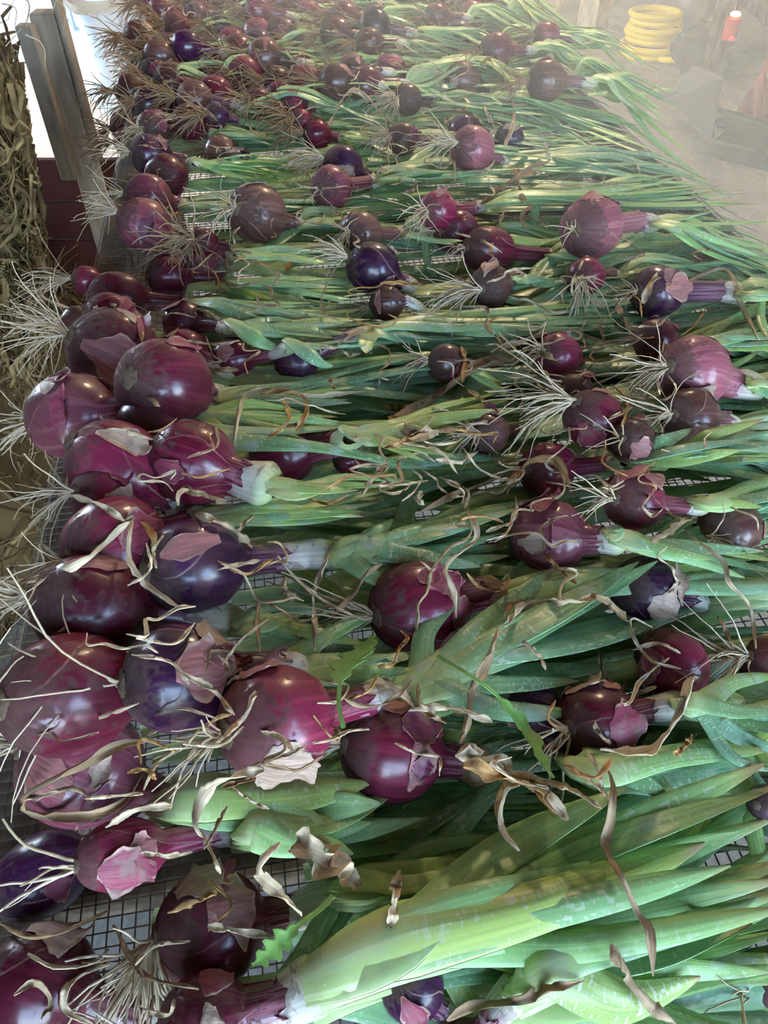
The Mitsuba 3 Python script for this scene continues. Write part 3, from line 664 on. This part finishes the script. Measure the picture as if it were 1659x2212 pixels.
for q in sorted(ON, key=lambda q: (q['k'], rank[q['col']], q['c'][1])):
    # bulbs rest on leaves and mesh but not on other bulbs' tops
    LOW = np.minimum(H, TZ + .035)
    lay(q)
for k in list(labels):
    pass

# far rows, procedurally continued along the rack
for u in np.arange(1.35, 3.0, .072):
    for v0, side in ((.05, 0), (.11, 0), (.17, 0), (.24, 0), (.31, 0), (.38, 0), (.48, 1), (.72, 1)):
        p = tab(u + rng.normal() * .022, v0 + rng.normal() * .055, TZ + .035)
        if proj(p)[1] > 235 or proj(p)[1] < -60: continue
        if any(math.hypot(p[0] - c[0], p[1] - c[1]) < .8 * (R + .032) for c, R in SPH): continue
        R = rng.uniform(.026, .034)
        LOW = np.minimum(H, TZ + .03)
        i, j = cells(np.atleast_2d(p))
        p[2] = LOW[i[0], j[0]] + R * .95
        dirv = nrm(AV + AU * rng.normal() * .28)
        N = p + dirv * R * 2.1 - np.array([0, 0, .2 * R]); G = N + dirv * .03
        G[2] = max(G[2] - .005, TZ + .01)
        vg = uv_of(G)[1]
        ends = [G + dirv * min(rng.uniform(.15, .38), 1.0 - vg + rng.normal() * .05) + AU * rng.normal() * .07 for _ in range(5)]
        make_onion(p, R, N, G, ends, tone=int(rng.choice([0, 1, 1, 2, 4])), n=6 if side else 1, lt=side, rmat='m_rootdry', w=.02, rn=.009, roots=26, rlen=.06, flaps=1, big=False, lens=False, under=2 if side else 1, zcap=TZ + .06,
                   label='small red onion with dry brown roots among the crowded far rows', group='onions in the crowded far rows')

# ---------------------------------------------------------------- dry leaf strips lying over the heap, given by the pixels they pass
def lump0(c, r):
    m = trimesh.creation.icosphere(subdivisions=2)
    m.vertices = m.vertices * (r * (.75 + .5 * meshkit.noise(m.vertices * 2 + c * 90)))[:, None] * [1.2, 1, .8] + c
    return m
def nearest_onion(px):
    return min(ON, key=lambda q: math.hypot(q['c'][0] - px[0], q['c'][1] - px[1]))
seen_lab = {}
def dry_strip(pts, wpx=14, lift=.006, wmin=None, mat='m_dry', twist=2.0, name='dry_leaf', lab=None, group=None, note='curled tan dry leaf strip'):
    n = 26
    Q = smooth_path(np.c_[np.array(pts, float), np.zeros(len(pts))], n)[:, :2]
    z = np.full(n, TZ + .04)
    for _ in range(3):
        P = np.array([at(x, y, zz) for (x, y), zz in zip(Q, z)])
        z = drape(P, .004, .002, slope=.9, lift=lift * .6) + lift * .5 * np.sin(np.linspace(0, np.pi * rng.uniform(1.5, 3.5), n)) ** 2
        z = np.clip(z, TZ - .05, TZ + .17)
    P = np.array([at(x, y, zz) for (x, y), zz in zip(Q, z)])
    t = np.linspace(0, 1, n)
    w = wpx * depth(P[n // 2]) / FPX * np.clip(np.minimum(t * 6 + .35, (1 - t) * 5 + .2), 0, 1) * (1 + .3 * np.sin(t * 11 + OID[0]))
    roll = twist * np.cumsum(rng.normal(size=n)) * .18 + rng.uniform(-.6, .6)
    x = w[:, None] * np.array([-.5, -.25, 0, .25, .5])[None]
    y = w[:, None] * np.array([.30, .05, -.08, .05, .30])[None] * rng.uniform(.4, 1.6)
    x2 = np.c_[x, x[:, ::-1]]; y2 = np.c_[y, y[:, ::-1] - .0007]
    x2 = np.c_[x2, x2[:, :1]]; y2 = np.c_[y2, y2[:, :1]]
    m, u = sweep(P, x2, y2, new_id(), roll=roll)
    if lab is None:
        q = nearest_onion(pts[len(pts) // 2])
        who = q['label'].split(', ')
        lab = f"{note} over the {who[-1]}" if q['note'] else f"{note} over the {q['label'][33:]}"
        if lab in seen_lab:
            seen_lab[lab] += 1
            lab = f"{['', 'another', 'a third', 'a fourth', 'a fifth', 'a sixth', 'a seventh', 'an eighth'][min(seen_lab[lab] - 1, 7)]} {lab}"
        else: seen_lab[lab] = 1
    stamp(P, np.minimum(w * .3, .004), P[:, 2] + .001)
    return solo(name, m, mat, lab, 'dry leaf', group, smooth=True, uv=u)
S = dry_strip
S([(1115, 785), (1050, 790), (1000, 815), (930, 870), (850, 920), (760, 950)], 26)
S([(290, 1115), (240, 1165), (150, 1235), (70, 1252), (0, 1258)], 20)
S([(285, 1125), (280, 1200), (310, 1255), (345, 1285), (388, 1312)], 16)
S([(300, 1118), (325, 1150), (332, 1190), (320, 1225)], 16)
S([(415, 1106), (455, 1122), (500, 1141), (545, 1183)], 18)
S([(709, 1200), (690, 1250), (676, 1280), (678, 1340), (680, 1406)], 12)
S([(825, 1216), (790, 1240), (760, 1290), (710, 1338)], 13)
S([(470, 1262), (468, 1300), (474, 1345)], 26)
S([(560, 1300), (556, 1350), (562, 1408)], 9)
S([(632, 1428), (540, 1412), (455, 1408), (440, 1450), (395, 1500), (350, 1566), (320, 1588)], 15)
S([(150, 1245), (110, 1200), (85, 1175), (95, 1210), (105, 1240)], 13)
S([(60, 1650), (115, 1590), (240, 1540), (300, 1520)], 8)
S([(320, 1600), (250, 1615), (130, 1675), (48, 1722), (70, 1755), (170, 1762), (260, 1740), (310, 1668)], 17, lift=.012)
S([(50, 1728), (100, 1715), (160, 1702), (205, 1730)], 10)
S([(568, 1663), (500, 1678), (450, 1705), (425, 1755), (425, 1790), (445, 1815)], 24, lift=.02)
S([(652, 1975), (600, 1925), (558, 1885), (575, 1845), (605, 1822)], 24, lift=.01)
S([(1078, 1356), (1050, 1426), (1018, 1486), (1010, 1540), (995, 1606)], 22, lift=.012)
S([(825, 1462), (890, 1521), (930, 1545), (965, 1562)], 18)
S([(1505, 1461), (1490, 1470), (1480, 1521), (1440, 1586), (1395, 1626), (1295, 1618)], 26, lift=.012)
S([(1008, 1100), (1030, 1160), (965, 1222), (980, 1271), (985, 1336)], 13, lift=.012)
S([(1355, 1341), (1320, 1310), (1285, 1291), (1245, 1301)], 20)
S([(1515, 1104), (1460, 1140), (1405, 1172)], 20)
S([(1480, 1150), (1560, 1210), (1575, 1260), (1620, 1310), (1632, 1400)], 9)
S([(1312, 1660), (1325, 1700), (1318, 1770), (1308, 1834), (1345, 1900), (1380, 1979), (1403, 2010), (1411, 2109)], 17, lift=.012)
S([(1320, 2039), (1350, 2090), (1375, 2135), (1460, 2212)], 24)
S([(965, 2205), (1010, 2175), (1100, 2165), (1180, 2140), (1262, 2118)], 20)
S([(1225, 1772), (1190, 1725), (1140, 1690), (1100, 1700), (1082, 1750), (1092, 1800), (1122, 1838)], 22, lift=.014)
S([(1150, 1680), (1230, 1705), (1300, 1745)], 17)
S([(1230, 1660), (1280, 1690), (1312, 1720)], 14)
S([(862, 1880), (852, 1930), (845, 2002)], 22, lift=.012)
S([(1375, 720), (1345, 690), (1330, 655)], 16)
S([(1120, 763), (1150, 755), (1180, 768), (1212, 783)], 12)
S([(1095, 1053), (1130, 1010), (1160, 993), (1205, 1000), (1240, 1075)], 18, lift=.012)
S([(1388, 655), (1410, 610), (1440, 588), (1480, 605), (1470, 660)], 16, lift=.01)
S([(830, 968), (900, 945), (980, 925)], 17)
S([(390, 853), (410, 815), (440, 802), (522, 798)], 12)
S([(505, 968), (512, 900), (530, 853), (575, 838), (640, 850), (700, 853), (790, 845)], 8, lift=.01)
S([(640, 930), (665, 890), (650, 855), (600, 845), (560, 850)], 10, lift=.01)
S([(300, 845), (320, 860), (345, 878)], 12)
S([(240, 655), (262, 680), (278, 703)], 14, lift=.01)
S([(205, 660), (215, 685), (230, 700)], 16, lift=.01)
S([(385, 1092), (388, 1068), (415, 1060), (490, 1085)], 14, lift=.01)
S([(780, 1072), (810, 1030), (835, 1000)], 12)
S([(68, 620), (100, 645), (150, 665)], 8)
S([(1440, 640), (1560, 580), (1600, 660), (1640, 735)], 10)
S([(1100, 1010), (1060, 1040), (970, 1075), (900, 1110)], 14)
S([(600, 1200), (650, 1260), (720, 1310), (790, 1340)], 8)
S([(1260, 560), (1235, 620), (1250, 650)], 8)
S([(1085, 330), (1110, 240), (1085, 150)], 9)
S([(1115, 360), (1122, 400), (1135, 440)], 12)
S([(1040, 440), (1110, 390), (1190, 345)], 14)
S([(1180, 715), (1130, 735), (1060, 760)], 12)
S([(700, 290), (760, 195), (830, 250), (860, 280)], 9)
S([(380, 270), (400, 232), (440, 235), (470, 262)], 8)
S([(1550, 1330), (1575, 1380), (1590, 1420)], 9)
S([(430, 1575), (400, 1610), (340, 1650), (310, 1705)], 8)
S([(480, 1700), (520, 1690), (590, 1668)], 9)
S([(160, 975), (200, 955), (260, 930), (330, 950)], 12)
S([(240, 2080), (170, 2110), (140, 2150), (150, 2190), (200, 2212)], 16)
S([(60, 2060), (120, 2090), (200, 2080), (235, 2050)], 12)
S([(30, 2150), (80, 2120), (110, 2165), (90, 2200)], 12)
S([(0, 1995), (60, 2025), (130, 2015), (200, 1985), (235, 1965)], 9)
S([(985, 1632), (1040, 1648), (1110, 1682)], 46, note='broad papery tan leaf')
S([(1000, 1655), (1060, 1672), (1150, 1700), (1200, 1760)], 30, note='frayed tan papery leaf')
S([(640, 1815), (690, 1850), (740, 1890), (775, 1915)], 60, note='broad folded straw-yellow leaf')
S([(840, 900), (900, 935), (980, 925)], 26, note='broad tan leaf')
for px_, l_ in (((128, 1842), 'small pink bit stuck on the elongated glossy dark purple onion'), ((160, 1862), 'small tan bit beside the pink one on the elongated purple onion')):
    q_ = at(*px_, TZ + .07)
    for _ in range(4): q_ = at(*px_, float(height(q_, .003)[0]) + .001)
    solo('skin_bit', lump0(q_, .0034 if 'pink' in l_ else .0026), 'm_pink' if 'pink' in l_ else 'm_dry', l_, 'skin bit', smooth=True)
# scraps too alike to tell apart
for k in range(150):
    px = (rng.uniform(250, 1500), 2212 * rng.random() ** 1.15)
    p = at(*px, TZ + .03)
    u, v = uv_of(p)
    if not (0.02 < v < WID - .05) or u > 2.9 or (px[1] > 1700 and px[0] > 620): continue
    L = rng.uniform(30, 110) * np.clip(.55 / depth(p), .3, 1.1)
    a = rng.uniform(0, np.pi * 2)
    b = a + rng.normal() * .8
    p2 = (px[0] + L * math.cos(a), px[1] + L * .6 * math.sin(a)); p3 = (p2[0] + L * math.cos(b), p2[1] + L * .6 * math.sin(b))
    S([px, p2, p3], rng.uniform(6, 15) * np.clip(.6 / depth(p), .35, 1), lab='short dry brown leaf scrap scattered over the onions', name='leaf_scrap', group='dry leaf scraps over the onions')

for k in range(190):
    px = np.array([rng.uniform(200, 1560), 60 + 1600 * rng.random()]) if k < 80 else np.array([rng.uniform(780, 1460), rng.uniform(680, 1080)]) if k < 125 else np.array([rng.uniform(300, 1100), rng.uniform(20, 700)])
    sc = float(np.clip(.62 / depth(at(*px, TZ)), .3, 1.1))
    u, v = uv_of(at(*px, TZ))
    if not (0.02 < v < WID - .05): continue
    pts, a = [px], rng.uniform(0, 2 * np.pi)
    for _ in range(rng.integers(3, 7)):
        a += rng.normal() * .9
        pts.append(pts[-1] + sc * rng.uniform(25, 60) * np.array([math.cos(a), .65 * math.sin(a)]))
    S(pts, rng.uniform(4, 8) * sc, lift=.012, lab='thin wiry tan strand curling over the onions', name='dry_strand', group='dry strands over the onions')

# ---------------------------------------------------------------- green weed leaves
def weed(path, wpx, lab, lift=.008):
    n = 30
    Q = smooth_path(np.c_[np.array(path, float), np.zeros(len(path))], n)[:, :2]
    z = np.full(n, TZ + .05)
    for _ in range(3):
        P = np.array([at(x, y, zz) for (x, y), zz in zip(Q, z)])
        z = drape(P, .006, .003, slope=.9, lift=lift)
    P = np.array([at(x, y, zz) for (x, y), zz in zip(Q, z)])
    t = np.linspace(0, 1, n)
    stem = .45
    wid = np.where(t < stem, .0022, .0)
    s = np.clip((t - stem) / (1 - stem), 0, 1)
    blade = wpx * depth(P[-1]) / FPX * np.sin(np.pi * np.clip(s, 0, .97) ** .8) ** .7 * (.72 + .28 * np.sign(np.sin(s * 26)) * np.abs(np.sin(s * 26)) ** .5)
    wid = np.maximum(wid, blade)
    x = wid[:, None] * np.array([-.5, -.25, 0, .25, .5])
    y = wid[:, None] * np.array([.14, .06, 0, .06, .14]) + .05 * wid[:, None] * np.sin(t * 40)[:, None] * np.array([1, .3, 0, -.3, -1])
    x2 = np.c_[x, x[:, ::-1], x[:, :1]]; y2 = np.c_[y, y[:, ::-1] - .0008, y[:, :1]]
    m, u = sweep(P, x2, y2, new_id(), roll=np.linspace(0, .5, n))
    solo('weed_leaf', m, 'm_green', lab, 'weed leaf', smooth=True, uv=u)
weed([(742, 1572), (732, 1520), (738, 1460), (760, 1430), (790, 1400), (806, 1372)], 84, 'bright green toothed weed leaf hanging over the pinkish onion')
weed([(945, 1416), (1055, 1486), (1110, 1545), (1145, 1590), (1170, 1640), (1195, 1680)], 58, 'green weed leaf on a long thin stem below the brown-purple onion')
weed([(720, 1935), (690, 1965), (655, 1990), (620, 2020), (580, 2060), (545, 2085)], 60, 'dark green crinkled weed leaf beside the large round glossy onion')

def lump(c, s, seed, sub=3, amp=.35):
    m = trimesh.creation.icosphere(subdivisions=sub)
    d = 1 + amp * (meshkit.fbm(m.vertices * 1.6 + seed, 4) - .5) * 2
    m.vertices = m.vertices * d[:, None] * np.asarray(s) + np.asarray(c)
    m.vertices[:, 2] = np.maximum(m.vertices[:, 2], .004)
    return m
# ---------------------------------------------------------------- left of the rack: post, crate, hanging stalks, bin
D = 1.75
pt = thing('wooden_post', 'weathered grey wooden post standing left of the rack in front of the bin', 'post')
t0, b0 = at_depth(97, 32, D), at_depth(212, 520, D)
ctr = (t0 + b0) / 2
part(pt, 'upright', box((ctr[0], D + .03, t0[2] / 2 + .0), (.050, .045, t0[2]), bevel=.004), 'm_post')
q = at_depth(75, 60, D - .03)
part(pt, 'splice_board', box((ctr[0] - .022, D - .028, t0[2] - .16), (.034, .03, .30), bevel=.003), 'm_post')
part(pt, 'splice_board', box((ctr[0] + .032, D + .03, t0[2] - .12), (.012, .035, .34), bevel=.003), 'm_post')
D = 2.15
a, b = at_depth(-160, 345, D), at_depth(128, 345, D)
cr = thing('low_partition', 'low dark maroon partition of horizontal boards behind the hanging dry stalks', 'partition')
w_, h_ = b[0] - a[0] + .2, a[2]
for k in range(4):
    part(cr, 'board', box(((a[0] + b[0]) / 2 + .1, D + .012, h_ * (.125 + .25 * k)), (w_, .024, h_ * .25 - .004), bevel=.003), 'm_crate')
for sx in (-1, 1):
    part(cr, 'batten', box(((a[0] + b[0]) / 2 + .1 + sx * w_ * .42, D + .036, h_ * .49), (.06, .02, h_ * .98), bevel=.003), 'm_crate')
# bin
bp = at(245, 268, 0.0)
bn = thing('plastic_bin', 'tall pale blue plastic bin with dark liner standing on the floor at the far left', 'bin')
def rr_ring(half, rad, z, n=8):
    out = []
    for qx, qy, a0 in ((1, 1, 0), (-1, 1, 90), (-1, -1, 180), (1, -1, 270)):
        for k in range(n):
            t = math.radians(a0 + 90 * k / (n - 1))
            out.append([qx * (half - rad) + rad * math.cos(t), qy * (half - rad) + rad * math.sin(t), z])
    return np.array(out)
def loft(rings, cap=True):
    m = len(rings[0]); V = np.vstack(rings)
    F = []
    for i in range(len(rings) - 1):
        for j in range(m):
            a, b = i * m + j, i * m + (j + 1) % m
            F += [[a, b, b + m], [a, b + m, a + m]]
    if cap:
        V = np.vstack([V, rings[0].mean(0), rings[-1].mean(0)])
        for j in range(m):
            F += [[(j + 1) % m, j, len(V) - 2], [(len(rings) - 1) * m + j, (len(rings) - 1) * m + (j + 1) % m, len(V) - 1]]
    return trimesh.Trimesh(V, F, process=False)
BH = .48
rz = math.radians(31)
Mb = trimesh.transformations.rotation_matrix(rz, [0, 0, 1]); Mb[:3, 3] = bp + np.array([.07, .31, 0])
def put(m):
    m.apply_transform(Mb); return m
part(bn, 'body', put(loft([rr_ring(.20, .05, 0), rr_ring(.22, .06, .02), rr_ring(.238, .06, BH * .78), rr_ring(.248, .06, BH * .79), rr_ring(.252, .06, BH)])), 'm_bin', 30)
part(bn, 'rim', put(loft([rr_ring(.254, .065, BH - .03), rr_ring(.264, .07, BH - .025), rr_ring(.264, .07, BH), rr_ring(.22, .06, BH + .002)])), 'm_bin', 30)
part(bn, 'liner', put(loft([rr_ring(.266, .07, BH - .03), rr_ring(.272, .075, BH - .02), rr_ring(.270, .07, BH + .006), rr_ring(.2, .06, BH + .002)])), 'm_black', 30, label='black bin liner folded over the rim')
for sx, sy in ((0, -1), (-1, 0)):
    m = cat_([box((0, 0, .05), (.16, .02, .012), bevel=.003), box((0, 0, -.05), (.16, .02, .012), bevel=.003), box((-.075, 0, 0), (.012, .02, .1), bevel=.003), box((.075, 0, 0), (.012, .02, .1), bevel=.003)])
    m.apply_transform(trimesh.transformations.rotation_matrix(math.atan2(sy, sx) + math.pi / 2, [0, 0, 1]))
    m.apply_translation([sx * .250, sy * .250, BH * .86])
    part(bn, 'handle', put(m), 'm_bin')
# plywood sheet behind on the far left
p = at(-20, 190, 0.0)
solo('plywood_sheet', box((p[0] - .25, p[1] + .45, .55), (1.0, .02, 1.1), rz=.25, bevel=.003, tilt=(-.15, [1, 0, 0])), 'm_whiteply', 'pale grey plywood sheet leaning behind the post at the top left', 'plywood')
# hanging dry stalks
def bundle(xpx, ypx0, ypx1, Y, nst, spread, lab, seed):
    r = np.random.default_rng(seed)
    paths = []
    top, bot = at_depth(xpx, ypx0, Y), at_depth(xpx, ypx1, Y)
    for k in range(nst):
        z0 = top[2] - abs(r.normal()) * (top[2] - bot[2]) * .42
        L = r.uniform(.04, .13)
        x = top[0] + (r.beta(2, 2) - .62) * spread * (.65 + .5 * min(1, (top[2] - z0) / (top[2] - bot[2]))); y = Y + (r.random() - .5) * .22
        P = [np.array([x, y, z0])]
        v = nrm(np.array([r.normal() * .4, r.normal() * .4, -1.0]))
        for s in range(7):
            v = nrm(v + r.normal(size=3) * .55 + np.array([-.06 * (P[-1][0] > top[0] + .02), 0, -.10]))
            P.append(P[-1] + v * L / 7)
        P = np.array(P); P[:, 2] = np.maximum(P[:, 2], .03)
        if any(proj(q)[0] > np.interp(proj(q)[1], [110, 300, 450, 700, 900, 1060], [42, 72, 98, 122, 112, 90]) for q in P): continue
        paths.append(P)
    vs, fs, us, o_ = [], [], [], 0
    for k, P in enumerate(paths):
        t = np.linspace(0, 1, len(P)); w = r.choice([.0022, .005, .012], p=[.40, .35, .25]) * (1 - .7 * t)
        x = w[:, None] * np.array([-.5, 0, .5, 0, -.5]); y = w[:, None] * np.array([.12, -.05, .12, -.25, .12])
        (v, f), uv = sweep(P, x, y, new_id() if k % 30 == 0 else OID[0] + k % 40, roll=r.uniform(0, 6), up=(.3, 1, .1))
        vs.append(v); fs.append(f + o_); us.append(uv); o_ += len(v)
    new_id(40)
    solo('dry_stalk_bundle', (np.vstack(vs), np.vstack(fs)), 'm_straw', lab, 'dry stalks', kind='stuff', smooth=True, uv=np.vstack(us))
bundle(12, 112, 1060, 1.12, 9000, .26, 'hanging bundle of golden brown dry stalks down the left edge', 3)
bundle(-150, 120, 1100, 1.30, 1200, .18, 'darker dry stalks hanging behind at the very left edge', 4)
# the heap of fallen stalks below them
core = lump((-.98, 1.30, .10), (.26, .62, .34), 3)
hp_ = thing('stalk_heap', 'brown heap of fallen dry stalks on the floor left of the rack', 'stalk heap', kind='stuff')
r_ = np.random.default_rng(11)
hv, hf, hu, ho = [np.array(core.vertices)], [np.array(core.faces)], [np.c_[np.full(len(core.vertices), OID[0] + .5), core.vertices[:, 1]]], len(core.vertices)
nrmls = core.vertex_normals
for k in range(2600):
    i = r_.integers(len(core.vertices))
    q, nn = core.vertices[i], nrmls[i]
    if nn[2] < -.1: continue
    v = nrm(np.cross(nn, r_.normal(size=3)) + .15 * nn)
    P = [q + nn * .004]
    for _ in range(6):
        v = nrm(v + r_.normal(size=3) * .28 - np.array([0, 0, .05])); P.append(P[-1] + v * .028)
    P = np.array(P); P[:, 2] = np.maximum(P[:, 2], .006)
    w = r_.choice([.0025, .005, .009]) * np.linspace(1, .3, 7)
    (v_, f_), uv_ = sweep(P, w[:, None] * np.array([-.5, 0, .5, 0, -.5]), w[:, None] * np.array([.12, -.05, .12, -.25, .12]), OID[0] + k % 40, roll=r_.uniform(0, 6))
    hv.append(v_); hf.append(f_ + ho); hu.append(uv_); ho += len(v_)
new_id(41)
scene[hp_] = mikit.ply((np.vstack(hv), np.vstack(hf)), 'm_straw', smooth=True, uv=np.vstack(hu))
strs = []
for x0, y0, x1, y1 in ((5, 8, 32, 60), (40, -10, 55, 60), (115, -5, 135, 75), (55, 75, 98, 148), (100, -20, 112, 30), (12, 100, 45, 60)):
    a, b = at_depth(x0, y0, 1.1), at_depth(x1, y1, 1.1)
    strs.append(smooth_path([a, (a + b) / 2 + np.array([.012, 0, .008]), b], 9))
m, u = strands(strs, .0009, new_id(9))
solo('hanging_roots', m, 'm_root', 'thin pale root strands dangling above the dry stalks at the top left', 'roots', kind='stuff', smooth=True, uv=u)

# ---------------------------------------------------------------- right of the rack: hose, boards, clutter
hp = at(1408, 128, 0.0)
def torus(R, r, c, tilt=0.0, ph=0.0):
    t = np.linspace(0, 2 * np.pi, 41)
    P = np.stack([R * np.cos(t), R * np.sin(t), tilt * R * np.cos(t + ph)], 1) + c
    th = np.linspace(0, 2 * np.pi, 9)
    (V, F), _ = sweep(P, np.broadcast_to(r * np.cos(th), (41, 9)), np.broadcast_to(r * np.sin(th), (41, 9)), 0)
    return trimesh.Trimesh(V, F, process=False)
hs = thing('hose_coil', 'coiled bright yellow hose standing on the floor at the far right', 'hose')
for k in range(7):
    part(hs, 'coil', torus((.165 if k < 2 else .135) + .006 * math.sin(k * 2.1), .0165, hp + np.array([.008 * math.sin(k * 1.7), .1 + .008 * math.cos(k * 2.3), .018 + .031 * k]), .03, k * 1.3), 'm_hose', True)
part(hs, 'coil', torus(.11, .0165, hp + np.array([.13, -.03, .022]), .12, 1.0), 'm_hose', True)
def leaning(px, py, hgt, wid, thick, tiltx, rz, mat, name, lab, catg):
    p = at(px, py, 0.0)
    m = box((0, 0, hgt / 2), (wid, thick, hgt), bevel=.004)
    m.apply_transform(trimesh.transformations.rotation_matrix(tiltx, [1, 0, 0]))
    m.apply_transform(trimesh.transformations.rotation_matrix(rz, [0, 0, 1]))
    m.apply_translation(p + np.array([0, 0, .03 * 0]))
    return solo(name, m, mat, lab, catg)
leaning(1265, 62, 1.3, .12, .03, -.12, -.35, 'm_paleboard', 'board', 'pale board leaning at the back wall left of the yellow hose', 'board')
leaning(1295, 58, 1.3, .10, .03, -.12, -.35, 'm_redboard', 'board', 'faded red board leaning beside the pale board at the back', 'board')
leaning(1190, 45, 1.2, .10, .05, -.05, .1, 'm_paleboard', 'board', 'pale upright board behind the far leaf ends', 'board')
leaning(1130, 30, 1.2, .30, .05, -.05, .1, 'm_boards', 'board', 'wide dark board at the back behind the far leaf ends', 'board')
for k, (x, y, w_, mt, l) in enumerate(((1600, 290, .17, 'm_redboard', 'wide faded red board leaning at the right edge'), (1650, 250, .22, 'm_redboard', 'second faded red board behind it at the right edge'), (1690, 350, .3, 'm_boards', 'dark brown board leaning at the right edge nearest the camera'))):
    leaning(x, y, 1.25, w_, .03, -.38, -1.2, mt, 'board', l, 'board')
# grey folded sheet, black bag and mat
p0, p1, p2, p3 = at(1442, 215, .03), at(1540, 300, .03), at(1560, 170, .42), at(1500, 140, .30)
pts = np.array([p0, p1, p2, p3]); nn = nrm(np.cross(p1 - p0, p3 - p0)) * .006
sol = trimesh.convex.convex_hull(np.vstack([pts + nn, pts - nn]))
solo('metal_sheet', sol, 'm_grey', 'grey sheet standing tilted on the floor before the red boards', 'sheet')
solo('black_bag', lump(at(1470, 190, 0) + np.array([.16, .25, .10]), (.15, .18, .13), 5), 'm_black', 'crumpled black bag between the yellow hose and the red boards', 'bag', smooth=40)
solo('plastic_sack', lump(at(1500, 130, 0) + np.array([0.02, .25, .22]), (.10, .10, .15), 9), 'm_grey', 'crumpled grey plastic sack right of the yellow hose', 'sack', smooth=40)
mt_ = thing('rubber_mat', 'thick black rubber mat lying on the floor at the right edge', 'mat')
part(mt_, 'slab', box(at(1660, 335, .04) + np.array([.1, 0, 0]), (.62, .28, .075), rz=-.62, bevel=.012), 'm_black')
part(mt_, 'slab', box(at(1560, 270, .05) + np.array([.06, .05, 0]), (.42, .09, .07), rz=-.75, bevel=.02), 'm_black')
# red lantern; the sun glint on its top is built as a glowing cap
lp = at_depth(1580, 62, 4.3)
ln = thing('red_lantern', 'small red lantern high at the top right with its sun glint built as glow', 'lantern')
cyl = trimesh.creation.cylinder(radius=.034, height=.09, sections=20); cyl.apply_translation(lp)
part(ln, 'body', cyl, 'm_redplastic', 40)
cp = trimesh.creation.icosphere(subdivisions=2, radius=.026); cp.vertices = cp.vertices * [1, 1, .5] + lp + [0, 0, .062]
k = part(ln, 'glint_top', cp, 'm_grey', True, label='warm sun glint on the lantern top built as a glowing cap')
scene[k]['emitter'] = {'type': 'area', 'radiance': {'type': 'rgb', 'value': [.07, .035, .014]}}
cp = trimesh.creation.icosphere(subdivisions=2, radius=.011); cp.vertices = cp.vertices + lp + [0, -.034, -.034]
k = part(ln, 'tail_light', cp, 'm_redplastic', True, label='glowing red light')
scene[k]['emitter'] = {'type': 'area', 'radiance': {'type': 'rgb', 'value': [.03, .001, .001]}}
hk = box(lp + np.array([0, .06, .25]), (.03, .03, .5), bevel=.003)
part(ln, 'hanger', hk, 'm_boards')
st = thing('support_post', 'dark wooden post carrying the red lantern', 'post')
part(st, 'upright', box((lp[0] + .0, lp[1] + .12, ZR / 2), (.09, .09, ZR), bevel=.004), 'm_boards')

# ---------------------------------------------------------------- added haze volume standing in for lens haze over the far right
if HAZE:
    import shapely
    m = trimesh.creation.extrude_polygon(shapely.Polygon([(-1.2, 3.0), (.25, .75), (1.9, .40), (1.2, 2.6), (.95, 3.7), (-1.2, 3.7)]), ZR - .06, engine='earcut')
    m.apply_translation([0, 0, .03])
    k = thing('haze', 'added thin haze volume standing in for lens haze over the far right', 'haze', kind='stuff')
    scene[k] = mikit.ply(m, {'type': 'null'}, smooth=False)
    scene[k]['interior'] = {'type': 'homogeneous', 'albedo': {'type': 'rgb', 'value': [.97, .92, .82]}, 'sigma_t': HAZE}
